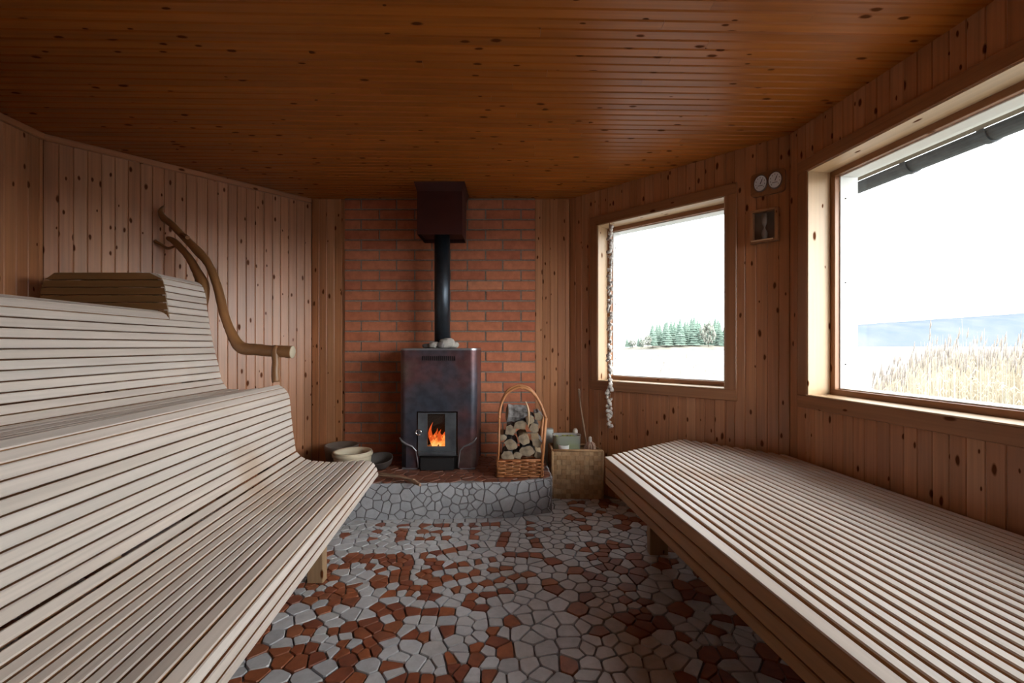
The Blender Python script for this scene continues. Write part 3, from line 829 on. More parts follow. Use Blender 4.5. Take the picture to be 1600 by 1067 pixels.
# highlight along the arch, put in as a strip of brighter steel
for sx in (-1, 1):
    mb = MB(); pts = [(SX - sx * a[0] * -1 if 0 else SX + (a[0] if sx < 0 else -a[0]), SY - .001, a[1]) for a in arch_l] + [(SX + (-.132 if sx < 0 else .132), SY + .004, .26), (SX + (-.130 if sx < 0 else .130), SY + .004, .232)]
    mb.tube(pts, [.004, .007, .008, .006, .004, .004, .005, .005], 6); mb.build('arched_edge', M['edge'], st)
# top plate with lip
mb = MB(); tp = [Vector((SX + x, y, zt)) for x, y in jacket(hw + .003, r=.047)]
mb.prism(tp, (0, 0, 0), (0, 0, .012)); mb.build('top_plate', M['edge'], st)
# door
do = MB(); z0, z1 = dbm + .006, dt - .008; x0, x1 = dl + .010, dr - .010; wx0, wx1, wz0, wz1 = -.070, .046, .372, .585
yd = SY - .006
def dbox(mb, a, b, c, d, y0=yd, T=.012, m=0): mb.box((SX + (a + b) / 2, y0 + T / 2, (c + d) / 2), (b - a, T, d - c), None, m, 0)
dbox(do, x0, wx0, z0, z1); dbox(do, wx1, x1, z0, z1); dbox(do, wx0, wx1, z0, wz0); dbox(do, wx0, wx1, wz1, z1)
dbox(do, x0 + .004, x1 - .004, z0 + .012, z0 + .03, yd - .016, .018)
door = do.build('door', M['door'], st)
mb = MB(); dbox(mb, wx0, wx1, wz0, wz1, yd + .003, .004); mb.build('door_glass', M['glass'], door)
mb = MB(); ringc = Vector((SX + dl + .018, yd - .02, .468))
mb.tube([ringc + Vector((.017 * math.cos(t), 0, .017 * math.sin(t))) for t in [k / 14 * 1.7 * PI for k in range(15)]], .0045, 8)
mb.tube([ringc + Vector((.017, 0, 0)), ringc + Vector((.017, .02, 0))], .004, 6); mb.build('door_handle', M['chrome'], door, 'chrome ring handle')
mb = MB(); mb.box((SX - .006, SY + .02, .258), (.215, .06, .078)); mb.box((SX - .006, SY - .006, .290), (.16, .012, .014)); mb.build('ash_drawer', M['dark'], st)
# logs and flames inside
mb = MB()
for a, b, r in (((-.09, .06), (.07, .10), .022), ((-.06, .12), (.09, .06), .020), ((-.02, .05), (.01, .16), .018)):
    mb.tube([(SX + a[0], SY + a[1], .345), (SX + (a[0] + b[0]) / 2, SY + (a[1] + b[1]) / 2, .352), (SX + b[0], SY + b[1], .348)], r, 8, wob=.2)
mb.build('burning_logs', M['ember'], st)
mb = MB()
for (x, y, hh, r) in ((-.052, .07, .165, .020), (-.02, .05, .10, .024), (.012, .06, .12, .026), (.034, .08, .14, .018), (.002, .10, .10, .035), (-.035, .10, .12, .02), (.022, .045, .085, .022)):
    pts = []; rd = []
    for k in range(8):
        t = k / 7; pts.append((SX + x + .014 * math.sin(t * 5 + x * 90), SY + y, .352 + hh * t)); rd.append(r * (math.sin(PI * min(1, t * .85 + .2)) ** .8) * (1 - t) ** .5 + .001)
    mb.tube(pts, rd, 8, wob=.25)
mb.build('flames', M['flame'], st, 'orange flames behind the door glass')
# flue pipe and ceiling shield
mb = MB(); mb.lathe([(.054, zt + .012), (.054, 1.80)], (SX - .004, 3.15, 0), 28); mb.lathe([(.066, zt + .012), (.066, zt + .035)], (SX - .004, 3.15, 0), 28)
tag(mb.build('flue_pipe', M['pipe']), 'black round flue pipe rising from the stove top', 'flue pipe')
sh = thing('flue_shield', (SX, 3.14, 1.773), 'dark red metal box around the flue under the ceiling', 'flue shield')
mb = MB(); sy0, sy1 = 3.01, 3.27; cx = SX
for a in (0, 1): mb.box((cx + (-.149 if a == 0 else .149), (sy0 + sy1) / 2, (1.773 + H) / 2), (.003, sy1 - sy0, H - 1.773))
mb.box((cx, sy0 + .0015, (1.773 + H) / 2), (.30, .003, H - 1.773)); mb.box((cx, sy1, (1.773 + H) / 2), (.30, .003, H - 1.773))
mb.box((cx, (sy0 + sy1) / 2, 1.80), (.295, sy1 - sy0 - .005, .003)); mb.build('casing', M['shield'], sh)
mb = MB()
a = [Vector((cx - .151, sy0 - .001, 2.06)), Vector((cx + .151, sy0 - .001, 2.06)), Vector((cx + .151, sy1 + .001, 2.06)), Vector((cx - .151, sy1 + .001, 2.06))]
mb.prism(a, (0, 0, 0), [Vector((-.018, -.016, H - 2.061)), Vector((.018, -.016, H - 2.061)), Vector((.018, .01, H - 2.061)), Vector((-.018, .01, H - 2.061))]) if 0 else mb.rings([a, [a[0] + Vector((-.018, -.016, .059)), a[1] + Vector((.018, -.016, .059)), a[2] + Vector((.018, .012, .059)), a[3] + Vector((-.018, .012, .059))]], sm=False)
mb.build('flared_collar', M['shield'], sh)
# stones on the stove
def rock(c, s, rot, mat, label, seed=0, amp=.22):
    mb = MB(); n, m_ = 12, 8; rg = []
    E = Matrix.Rotation(rot, 3, 'Z')
    for j in range(m_ + 1):
        th = PI * (j + .25) / (m_ + .5); ring = []
        for i in range(n):
            ph = 2 * PI * i / n; v = Vector((math.sin(th) * math.cos(ph), math.sin(th) * math.sin(ph), -math.cos(th)))
            k = 1 + amp * noise.noise(v * 1.6 + Vector((seed * 3.1, seed, 0)))
            # angular faces
            v = Vector([math.copysign(abs(q) ** .72, q) for q in v]) * k
            v = E @ Vector((v.x * s[0], v.y * s[1], v.z * s[2])); ring.append(Vector(c) + v)
        rg.append(ring)
    zmin = min(p.z for r in rg for p in r); base = c[2] - s[2]
    for r in rg:
        for p in r: p.z += base - zmin
    mb.rings(rg, sm=False); return tag(mb.build('sauna_stone', M[mat]), label, 'stone', 'stones on the stove top')
zs = zt + .012
rock((SX + .045, 3.05, zs + .033), (.052, .038, .033), .3, 'stone', 'largest pale stone on the stove top, right of the flue', 1)
rock((SX - .040, 3.04, zs + .022), (.036, .030, .022), .9, 'stone', 'small pale stone on the stove top, just left of the flue', 2)
rock((SX - .088, 3.07, zs + .016), (.040, .028, .016), .1, 'stone_d', 'flat dark stone on the stove top, furthest from the window', 3)
rock((SX + .008, 3.02, zs + .020), (.022, .026, .020), 1.2, 'stone_d', 'dark stone on the stove top between two pale stones', 4)
rock((SX + .085, 3.10, zs + .022), (.034, .030, .022), 1.9, 'stone', 'pale stone behind the largest one on the stove top', 5)

# ------------------------------------------------------------------ branch handrail
def pt(px, py, Y): return Vector(((px - 800) / FPX * Y, Y, EYE - (py - 540) / FPX * Y))
def curve(pts, k=5):
    P = [Vector(p) for p in pts]; out = []
    for i in range(len(P) - 1):
        a, b, c, d = P[max(i - 1, 0)], P[i], P[i + 1], P[min(i + 2, len(P) - 1)]
        for j in range(k):
            t = j / k; out.append(.5 * ((2 * b) + (c - a) * t + (2 * a - 5 * b + 4 * c - d) * t * t + (-a + 3 * b - 3 * c + d) * t ** 3))
    out.append(P[-1]); return out
def lerp_r(rs, n): return [rs[min(len(rs) - 1, int(i / (n - 1) * (len(rs) - 1)))] + (rs[min(len(rs) - 1, int(i / (n - 1) * (len(rs) - 1)) + 1)] - rs[min(len(rs) - 1, int(i / (n - 1) * (len(rs) - 1)))]) * ((i / (n - 1) * (len(rs) - 1)) % 1) for i in range(n)]
hr = thing('branch_handrail', pt(430, 598, 2.46), 'crooked peeled branch used as handrail at the end of the slatted benches', 'handrail')
main = curve([pt(457, 550, 2.46), pt(440, 549, 2.46), pt(420, 548, 2.47), pt(400, 546, 2.48), pt(382, 545, 2.49), pt(370, 536, 2.50), pt(358, 513, 2.51), pt(350, 490, 2.52), pt(344, 465, 2.53), pt(337, 440, 2.54), pt(326, 413, 2.56), pt(312, 396, 2.58), pt(298, 381, 2.60), pt(283, 366, 2.62), pt(268, 350, 2.63), pt(256, 341, 2.64), pt(251, 330, 2.64), pt(257, 322, 2.65)])
mb = MB(); mb.tube(main, lerp_r([.034, .032, .031, .032, .033, .030, .024, .024, .024, .022, .021, .025, .021, .020, .019, .020, .013, .006], len(main)), 12, wob=.10); mb.build('rail', M['branch'], hr)
mb = MB(); e0, e1 = main[0], (main[0] - main[2]).normalized(); ax_ = e1.to_track_quat('Z', 'Y').to_matrix(); mb.lathe([(.0325, -.004), (.0335, .001), (.0325, .002), (.001, .0025)], e0, 18, axis=ax_, cap0=False); mb.build('sawn_end', M['birch'], hr)
sb = curve([pt(262, 372, 2.64), pt(272, 377, 2.63), pt(285, 390, 2.61), pt(297, 405, 2.59), pt(308, 425, 2.57), pt(316, 442, 2.55), pt(319, 462, 2.53), pt(320, 482, 2.52)])
mb = MB(); mb.tube(sb, lerp_r([.012, .019, .020, .021, .025, .033, .026, .006], len(sb)), 10, wob=.12)
tw = curve([pt(243, 377, 2.66), pt(252, 382, 2.65), pt(262, 388, 2.64), pt(274, 384, 2.625)]); mb.tube(tw, lerp_r([.012, .008, .008, .006], len(tw)), 8, wob=.2)
tw = curve([pt(284, 366, 2.61), pt(289, 368, 2.59), pt(293, 371, 2.57)]); mb.tube(tw, [.012] * len(tw), 8)
mb.build('side_branch', M['branch'], hr)
po = curve([pt(431, 596.5, 2.44), pt(430, 580, 2.44), pt(431, 565, 2.445), pt(430, 548, 2.445), pt(433, 540, 2.45)])
mb = MB(); mb.tube(po, lerp_r([.020, .020, .019, .021, .012], len(po)), 10, wob=.1); mb.build('post', M['branch'], hr)

# ------------------------------------------------------------------ log basket and logs
BX0, BX1, BY0, BY1 = -.090, .188, 2.79, 3.02
bk = thing('log_basket', (.05, 2.9, hz), 'tall wicker log basket with arched handle on the hearth', 'basket')
mb = MB(); bw = .10
nst = 6
for zz in [hz + .008 + i * .0115 for i in range(9)]:
    ph = (int(round((zz - hz - .008) / .0115)) % 2) * PI
    pts = []
    per = [(BX0, BY0), (BX1, BY0), (BX1, BY1), (BX0, BY1), (BX0, BY0)]
    for a, b in zip(per, per[1:]):
        l = math.hypot(b[0] - a[0], b[1] - a[1]); k = max(4, int(l / .0115)); nx, ny = (b[1] - a[1]) / l, -(b[0] - a[0]) / l
        for i in range(k):
            t = i / k; o_ = .007 * math.sin(t * l / .046 * PI + ph); pts.append((a[0] + (b[0] - a[0]) * t + nx * o_, a[1] + (b[1] - a[1]) * t + ny * o_, zz))
    pts.append(pts[0]); mb.tube(pts, .0056, 6, cap=False)
mb.build('woven_wall', M['wicker'], bk)
mb = MB()
for x, y in [(BX0 + (BX1 - BX0) * i / nst, BY0) for i in range(nst + 1)] + [(BX0 + (BX1 - BX0) * i / nst, BY1) for i in range(nst + 1)] + [(BX0, (BY0 + BY1) / 2), (BX1, (BY0 + BY1) / 2)]:
    mb.tube([(x, y, hz + .004), (x, y, hz + bw + .004)], .005, 6)
mb.tube([(BX0, BY0, hz + .105), (BX1, BY0, hz + .108), (BX1, BY1, hz + .105), (BX0, BY1, hz + .105), (BX0, BY0, hz + .105)], .007, 6)
mb.tube([(BX0, BY0, hz + .008), (BX1, BY0, hz + .008), (BX1, BY1, hz + .008), (BX0, BY1, hz + .008), (BX0, BY0, hz + .008)], .008, 6)
mb.box(((BX0 + BX1) / 2, (BY0 + BY1) / 2, hz + .012), (BX1 - BX0, BY1 - BY0, .006)); mb.build('rim_and_stakes', M['wicker'], bk)
def bpt(px, py, Y): return pt(px, py, Y)
hz_top = .577
for yy, nm in ((BY0, 'corner_post'), (BY1, 'corner_post')):
    mb = MB(); mb.tube([(BX0, yy, hz + .005), (BX0 + .008, yy, .40), (BX0 + .012 if yy == BY0 else BX0 + .005, yy + .004, hz_top)], [.006, .006, .007], 8); mb.build(nm, M['wicker'], bk)
    mb = MB(); mb.tube([(BX1 - .012, yy, hz + .005), (BX1 + .006, yy, .40), (BX1 + .022, yy + .004, hz_top + .004)], [.010, .011, .010], 8); mb.build(nm, M['wicker'], bk)
for yy in (BY0 + .006, BY1):
    arc = [(BX0 + .012, hz_top), (BX0 + .016, .64), (BX0 + .05, .72), (BX0 + .10, .757), (BX0 + .155, .765), (BX0 + .22, .735), (BX0 + .27, .66), (BX1 + .022, hz_top + .004)]
    A = curve([(x, yy + (.03 if yy < 2.9 else -.03) * math.sin(PI * max(0, (z - hz_top)) / .4), z) for x, z in arc], 4)
    mb = MB(); mb.tube(A, [.008] * len(A), 8, wob=.15)
    A2 = [p + Vector((.004 * math.sin(i * 1.4), .006 * math.cos(i * 1.4), .005 * math.sin(i * 1.4 + 1))) for i, p in enumerate(A)]
    mb.tube(A2, .0045, 6)
    mb.build('arched_handle', M['wicker'], bk)
for xa_, xb_ in ((BX0 + .01, BX0 + .006), (BX1 + .022, BX1 + .022)):
    mb = MB(); mb.tube([(xa_, BY0, hz_top), (xb_, BY1, hz_top)], .0075, 8); mb.build('side_rail', M['wicker'], bk)

def log(c, ax, rx, rz, Ln, kind, rot, label, yaw=0, pitch=0, seed=0):
    """firewood piece along y; kind round / split / slab ; c = centre of near end"""
    rr = random.Random(seed); sect = []; ph_ = rr.uniform(0, 6)
    if kind == 'round': sect = [(math.cos(a) * rx * rr.uniform(.93, 1.05), math.sin(a) * rz * rr.uniform(.93, 1.05), 1) for a in [2 * PI * k / 16 for k in range(16)]]
    elif kind == 'split':
        sect = [(math.cos(a) * rx * rr.uniform(.95, 1.05), math.sin(a) * rz * rr.uniform(.95, 1.05), 1) for a in [PI * k / 8 * 1.05 - .1 for k in range(9)]] + [(-rx * .55, -rz * .45, 0), (-rx * .02, -rz * .95, 0), (rx * .5, -rz * .55, 0)]
    else:
        sect = [(-rx, -rz * .8, 0), (rx * .9, -rz, 0), (rx, rz * .7, 1), (rx * .4, rz, 1), (-rx * .5, rz * .9, 1), (-rx * .95, rz * .5, 1)]
    sect = [(p[0] * (1 + .10 * math.sin(3 * q9 + ph_)), p[1] * (1 + .12 * math.sin(2 * q9 + ph_)), p[2]) for q9, p in enumerate(sect)]
    E = Matrix.Rotation(yaw, 3, 'Z') @ Matrix.Rotation(pitch, 3, 'X') @ Matrix.Rotation(rot, 3, 'Y')
    root = MB(); n = len(sect); cV = Vector(c); rings = []
    for k in range(5):
        yk = Ln * k / 4; s_ = rr.uniform(.94, 1.04)
        rings.append([cV + E @ Vector((p[0] * s_, yk, p[1] * s_)) for p in sect])
    b0 = len(root.v)
    for r in rings: root.v += [tuple(p) for p in r]
    us = rr.uniform(0, 40)
    for k in range(4):
        for i in range(n):
            j = (i + 1) % n; mm = 1 if (sect[i][2] and sect[j][2]) else 0
            root.face([b0 + k * n + j, b0 + k * n + i, b0 + (k + 1) * n + i, b0 + (k + 1) * n + j], [(us + Ln * k / 4, .01 * j), (us + Ln * k / 4, .01 * i), (us + Ln * (k + 1) / 4, .01 * i), (us + Ln * (k + 1) / 4, .01 * j)], mm)
    root.face([b0 + i for i in range(n)], None, 2); root.face([b0 + 4 * n + i for i in range(n)][::-1], None, 2)
    o = root.build('firewood_log', [M['split'], M['bark'], M['endgrain']]); tag(o, label, 'log', 'logs in the wicker basket'); return o
def lc(x, y, Y=2.80):  # crop of the basket -> point
    return pt(760 + x / 6.673, 600 + y / 6.673, Y)
LY = BY0 + .015
LG = [(222, 752, .038, .031, 'round', .2, 'grey-ended round log lowest at the left in the basket', .20),
      (425, 700, .046, .031, 'round', .0, 'wide oval-ended log lowest at the right in the basket', .20),
      (250, 640, .041, .036, 'split', .5, 'grey split log above the lowest left log in the basket', .20),
      (395, 572, .040, .037, 'split', 3.6, 'greenish-grey split log end at the middle of the basket', .20),
      (520, 610, .028, .040, 'split', 2.2, 'dark split log against the right post of the basket', .19),
      (245, 485, .033, .036, 'split', .9, 'pale wedge-shaped log upper left in the basket', .20),
      (352, 430, .038, .027, 'slab', .06, 'pale square-ended split log upper middle in the basket', .20),
      (490, 462, .034, .034, 'split', 1.4, 'orange-brown split log upper right in the basket', .18),
      (540, 345, .030, .028, 'split', .9, 'small grey barked log at the top right of the basket', .18),
      (160, 560, .018, .030, 'slab', 1.3, 'thin slab of wood at the left side of the basket', .19),
      (325, 745, .026, .020, 'slab', .3, 'small slab wedged between the two lowest logs in the basket', .18),
      (535, 735, .024, .024, 'split', 2.6, 'short dark split log low beside the right post of the basket', .18),
      (455, 375, .026, .028, 'slab', 1.2, 'slab of wood tucked behind the bright sliver in the basket', .17)]
for i, (x, y, rx, rz, kd, rt, lab, ln) in enumerate(LG):
    c_ = lc(x, y, LY + .004 * (i % 3)); c_.z = max(c_.z, hz + .024 + rz); log(c_, 0, rx, rz, ln, kd, rt, lab, R.uniform(-.03, .03), 0, i + 3)
# big barked log lying on top, and a bright split piece standing against it
log(lc(215, 300, LY + .055), 0, .046, .050, .125, 'round', 0, 'big dark barked log lying across the top of the basket load', -1.38, -.10, 31)
mb = MB()
A = curve([lc(408, 180, LY - .012), lc(432, 250, LY - .016), lc(442, 330, LY - .018), lc(438, 450, LY - .014)], 4); mb.tube(A, lerp_r([.004, .011, .010, .004], len(A)), 8, oval=.6, wob=.2)
tag(mb.build('firewood_log', M['jamb']), 'bright freshly split sliver of wood standing on top of the basket load', 'log', 'logs in the wicker basket')

# ------------------------------------------------------------------ woven bark basket and contents
q = [Vector((.272, 3.035)), Vector((.606, 3.02)), Vector((.566, 3.185)), Vector((.266, 3.235))]
bb = thing('bark_basket', (.43, 3.12, 0), 'square box basket woven from birch bark, on the floor beside the hearth', 'basket')
bz = .322
mb = MB()
for i in range(4):
    a, b = q[i], q[(i + 1) % 4]; d = b - a; l = d.length; d = d / l; n = Vector((d.y, -d.x)); nx = max(3, round(l / .03)); nz = 10
    for r_ in range(nz):
        for c_ in range(nx):
            up = (r_ + c_) % 2; dep = .0035 if up else .0015
            A_ = a + d * (l * c_ / nx); cw_ = l / nx; chh = bz / nz
            mb.board(v3(A_ + n * dep, .003 + r_ * chh), (0, 0, 1) if up else v3(d), v3(d) if up else (0, 0, 1), v3(n), chh if up else cw_, cw_ if up else chh, .005, .0025)
for p in q: mb.tube([v3(p, .003), v3(p, bz + .003)], .009, 8)
mb.prism([v3(p, .003) for p in q], (0, 0, 0), (0, 0, .006)); mb.build('woven_sides', M['bark_basket'], bb)
mb = MB(); mb.tube([v3(p, bz + .004) for p in q + [q[0]]], .009, 8); mb.build('rim', M['bark_basket'], bb)
# contents: a board-like filling keeps the items at rim level
fz = .19
def frame_rect(name, lab, cat, px0, px1, py0, py1, Y): pass
tub = thing('moss_tub', (.37, 3.12, fz), 'cloudy plastic tub full of green moss in the bark basket', 'tub')
def rr(cx, cy, hx, hy, z, n=20, p=4):
    return [Vector((cx + hx * math.copysign(abs(math.cos(2 * PI * k / n)) ** (2 / p), math.cos(2 * PI * k / n)), cy + hy * math.copysign(abs(math.sin(2 * PI * k / n)) ** (2 / p), math.sin(2 * PI * k / n)), z)) for k in range(n)]
mb = MB(); mb.rings([rr(.378, 3.13, .08, .055, .012), rr(.378, 3.13, .095, .062, .412), rr(.378, 3.13, .099, .066, .415), rr(.378, 3.13, .088, .058, .408), rr(.378, 3.13, .085, .055, .36)], cap0=True, cap1=False); mb.build('tub_wall', M['cloudy'], tub)
mb = MB()
for k in range(150):
    a, r = R.uniform(0, 2 * PI), R.uniform(0, 1) ** .5; x, y = .378 + .078 * r * math.cos(a), 3.128 + .047 * r * math.sin(a)
    mb.tube([(x, y, .20), (x, y, .355), (x + R.uniform(-.008, .008), y - .004, .385), (x + R.uniform(-.014, .014), y - R.uniform(.0, .012), R.uniform(.385, .408))], [.012, .012, .010, .003], 6, wob=.4)
mb.build('moss', M['moss'], tub, kind='stuff')
mb = MB(); c = (.352, 3.068, .295); mb.lathe([(.02, 0), (.033, .012), (.038, .062), (.035, .062), (.030, .015), (.002, .008)], c, 20, cap1=True)
tag(mb.build('cup', M['white']), 'small white cup at the front edge of the bark basket', 'cup')
wh = thing('bath_whisk', (.535, 3.10, .30), 'small bundle of pale twigs in the right corner of the bark basket', 'whisk')
mb = MB()
for k in range(34):
    a = 2 * PI * k / 34; r = R.uniform(.3, 1) * .042; mb.tube([(.535 + .2 * r * math.cos(a), 3.09 + .2 * r * math.sin(a), .375), (.535 + .8 * r * math.cos(a), 3.09 + .5 * r * math.sin(a), .345 + R.uniform(-.01, .01)), (.535 + r * 1.1 * math.cos(a), 3.09 + r * .6 * math.sin(a), .30), (.535 + .6 * r * math.cos(a), 3.09 + r * .4 * math.sin(a), .12)], [.004, .006, .006, .004], 5)
mb.build('twigs', M['pinkish'], wh); mb = MB(); mb.lathe([(.010, .355), (.013, .38), (.011, .402), (.005, .408)], (.535, 3.09, 0), 10); mb.build('bound_handle', M['shell'], wh)
mb = MB(); A = [pt(916, 692, 3.14), pt(912, 665, 3.15), pt(907, 635, 3.16), pt(904, 610, 3.17), pt(904.5, 607.5, 3.17)]; A = [Vector((A[0].x + .015, 3.13, .02))] + A
mb.tube(A, [.006] * 6, 6, wob=.2); mb.tube([pt(907, 635, 3.16), pt(905.8, 622, 3.16), pt(906, 610, 3.16), pt(904.5, 607.5, 3.17)], .003, 6)
tag(mb.build('stick', M['twig']), 'thin stick with looped top standing up out of the bark basket', 'stick')
mb = MB(); mb.lathe([(.012, .30), (.012, .40), (.019, .412), (.019, .43), (.010, .443), (.002, .445)], (.449, 3.20, 0), 12)
tag(mb.build('brush_handle', M['shell']), 'rounded pale wooden brush knob showing behind the moss tub', 'brush')
mb = MB(); mb.rings([rr(.262, 3.275, .035, .035, .003, 16, 6), rr(.262, 3.275, .037, .037, .352, 16, 6), rr(.262, 3.275, .037, .037, .425, 16, 6), rr(.262, 3.275, .030, .030, .43, 16, 6)])
tag(mb.build('canister', M['clear']), 'pale grey canister on the floor between hearth and bark basket', 'canister')

# ------------------------------------------------------------------ buckets and poker on the hearth
bu = thing('wooden_bucket', (-1.035, 2.93, hz), 'shallow pale wooden bucket on the hearth beside the bench end', 'bucket')
mb = MB(); bc = (-1.035, 2.93, hz + .004)
mb.lathe([(.108, 0), (.118, .10), (.122, .125), (.121, .128), (.106, .128), (.102, .10), (.095, .012), (.001, .010)], bc, 40, cap0=True, cap1=True); mb.build('staves', M['birch'], bu)
mb = MB(); mb.lathe([(.1215, .098), (.1245, .100), (.1265, .118), (.1235, .120)], bc, 40, cap0=False, cap1=False); mb.lathe([(.110, .02), (.1135, .022), (.116, .038), (.1125, .04)], bc, 40, cap0=False, cap1=False); mb.build('hoop', M['birch'], bu)
mb = MB(); bc = (-1.195, 3.165, hz + .004); mb.lathe([(.10, 0), (.115, .113), (.114, .118), (.103, .118), (.09, .012), (.001, .010)], bc, 32)
tag(mb.build('wooden_tub', M['greytub']), 'grey weathered tub behind the pale bucket on the hearth', 'tub')
mb = MB(); E = Matrix.Rotation(.25, 3, 'X') ; mb.lathe([(.045, 0), (.072, .026), (.082, .062), (.083, .065), (.077, .065), (.067, .03), (.04, .008), (.001, .006)], (-.86, 2.955, hz + .022), 32, axis=E)
tag(mb.build('iron_pan', M['conc_dark']), 'dark round pan on the hearth between pale bucket and stove', 'pan')
pk = thing('fire_poker', (-.68, 2.72, hz), 'rusty brown fire tongs lying over the front edge of the hearth', 'fire tongs')
mb = MB(); A = curve([(-.83, 2.82, hz + .018), (-.74, 2.765, hz + .022), (-.64, 2.70, hz + .022), (-.565, 2.64, hz + .016), (-.53, 2.60, hz + .012)]); mb.tube(A, lerp_r([.006, .007, .009, .013, .008], len(A)), 8, wob=.2); mb.build('shaft', M['twig'], pk)
mb = MB(); A = curve([(-.85, 2.78, hz + .018), (-.75, 2.74, hz + .022), (-.66, 2.70, hz + .026), (-.57, 2.645, hz + .026)]); mb.tube(A, [.006] * len(A), 8, wob=.2); mb.build('second_arm', M['twig'], pk)

# ------------------------------------------------------------------ things on the right-far wall
d1 = (P_r - P_br).normalized(); n1 = Vector((d1.y, -d1.x))
def W1(t, out, z): return v3(P_br + d1 * t + n1 * out, z)
rot1 = Matrix(((d1.x, n1.x, 0), (d1.y, n1.y, 0), (0, 0, 1)))
gp = thing('gauge_board', W1(1.34, 0, 1.83), 'small varnished board with two round dials on the wall between the windows', 'thermometer')
mb = MB(); hwp, hh, r = .083, .062, .02; sect = []
for cxx, czz, a0 in ((1, -1, -PI / 2), (1, 1, 0), (-1, 1, PI / 2), (-1, -1, PI)):
    for k in range(5): a = a0 + k / 4 * PI / 2; sect.append((cxx * (hwp - r) + r * math.cos(a), czz * (hh - r) + r * math.sin(a)))
mb.prism([W1(1.338 + a, .001, 1.892 + b) for a, b in sect], (0, 0, 0), v3(n1) * .016); mb.build('board', M['trim'], gp)
for t in (1.306, 1.376):
    ax = Matrix(((d1.x, 0, n1.x), (d1.y, 0, n1.y), (0, 1, 0)))
    sc_ = Matrix(((.74, 0, 0), (0, 1, 0), (0, 0, 1)))
    dm = MB(); dm.lathe([(.044, 0), (.046, .008), (.044, .013), (.041, .013)], W1(t, .017, 1.895), 32, axis=ax @ sc_, cap1=False); dl_ = dm.build('dial', M['rim'], gp)
    mb = MB(); mb.lathe([(.0405, .004), (.0405, .010)], W1(t, .017, 1.895), 32, axis=ax @ sc_); mb.build('dial_face', M['dial'], dl_)
    mb = MB()
    for k in range(9):
        a = PI * (1.25 - 1.5 * k / 8); p = Vector((.030 * .74 * math.cos(a), .030 * math.sin(a))); mb.box(W1(t + p.x, .0276, 1.895 + p.y), (.002, .0012, .006), rot1 @ Matrix.Rotation(0, 3, 'Y'))
    mb.tube([W1(t, .029, 1.89), W1(t + .010, .029, 1.914)], .0016, 5); mb.tube([W1(t - .012, .0285, 1.882), W1(t + .012, .0285, 1.882)], .0012, 4)
    mb.build('scale_marks', M['dark'], dl_)
hg = thing('hourglass_holder', W1(1.32, 0, 1.575), 'small wooden wall box holding a sand timer, under the two dials', 'sand timer')
ta, tb, za, zb = 1.258, 1.392, 1.578, 1.752; mb = MB()
mb.box(W1((ta + tb) / 2, .004, (za + zb) / 2), (tb - ta, .006, zb - za), rot1); mb.build('back_panel', M['greytub'], hg)
mb = MB()
mb.box(W1((ta + tb) / 2, .022, za + .006), (tb - ta, .040, .012), rot1); mb.box(W1((ta + tb) / 2, .022, zb - .006), (tb - ta, .040, .012), rot1)
for t in (ta + .007, tb - .007): mb.box(W1(t, .022, (za + zb) / 2), (.014, .040, zb - za - .024), rot1)
mb.build('box_frame', M['trim'], hg)
mb = MB(); mb.lathe([(.012, .012), (.015, .03), (.015, .05), (.003, .078), (.015, .106), (.015, .13), (.012, .15)], W1(1.325, .024, za), 16); mb.build('sand_glass', M['greytub'], hg)
mb = MB(); mb.box(W1((ta + tb) / 2 - .006, .046, za + .010), (tb - ta - .03, .012, .006), rot1); mb.build('shelf_lip', M['jamb'], hg)

# shell garland at the left jamb of window 1
ga = thing('shell_garland', W1(.385, .045, .47), 'long string of pale shells hanging beside the left jamb of the smaller window', 'garland')
top, bot = 1.868, .478
mb = MB(); mb.tube([W1(.372, -.02, 1.874), W1(.372, -.02, 1.868)] + [W1(.372, .045 if z_ < .80 else .0, z_) for z_ in (1.5, 1.0, .80)][:0] + [W1(.371 + .003 * math.sin(k), .034, 1.868 - (1.868 - bot) * k / 30) for k in range(31)], .003, 5); mb.build('string', M['twig'], ga)
mb = MB(); rg = []
for k in range(7):
    a = k / 6; rad = .017 * math.sin(PI * (.12 + .8 * a)); rg.append([Vector((rad * math.cos(q_) * (1.25 if q_ < PI else .8), rad * .75 * math.sin(q_), -.016 + .032 * a + .004 * math.cos(q_))) + root_off(ga) for q_ in [2 * PI * i / 8 for i in range(8)]])
mb.rings(rg); s0 = mb.build('shell', M['shell'], ga)
nsh = 92; base = root_off(ga)
for k in range(nsh):
    sh_ = s0 if k == 0 else s0.copy()
    if k: C.objects.link(sh_); sh_.parent = ga
    z_ = top - .012 - (top - bot - .01) * (k + .5) / nsh; a = R.uniform(0, 2 * PI); lowpart = z_ < .78
    rr_ = .004 + (.012 if lowpart else .008) * R.random()
    p = W1(.371 + rr_ * 1.2 * math.cos(a), .034 + rr_ * math.sin(a), z_) - base
    sh_.location = p; sh_.rotation_euler = (R.uniform(-1.2, 1.2), R.uniform(-1.2, 1.2), R.uniform(0, 6.3)); q_ = R.uniform(.55, 1.1) * (1.15 if lowpart else 1.05); sh_.scale = (q_, q_, q_)

# ------------------------------------------------------------------ outside
mb = MB(); mb.poly([(-1500, -300, -1.2), (2500, -300, -1.2), (2500, 1500, -1.2), (-1500, 1500, -1.2)]); o = mb.build('lake', M['water']); o['kind'] = 'structure'
mb = MB(); ng = 28; rg = [[Vector((-.4 + r_ * math.cos(2 * PI * k / ng), 1.1 + r_ * math.sin(2 * PI * k / ng), z_)) for k in range(ng)] for r_, z_ in ((6.5, -1.25), (5.5, -.9), (4.2, -.45), (1.0, -.15))]
mb.rings(rg, sm=True); o = mb.build('ground', M['ground']); o['kind'] = 'structure'
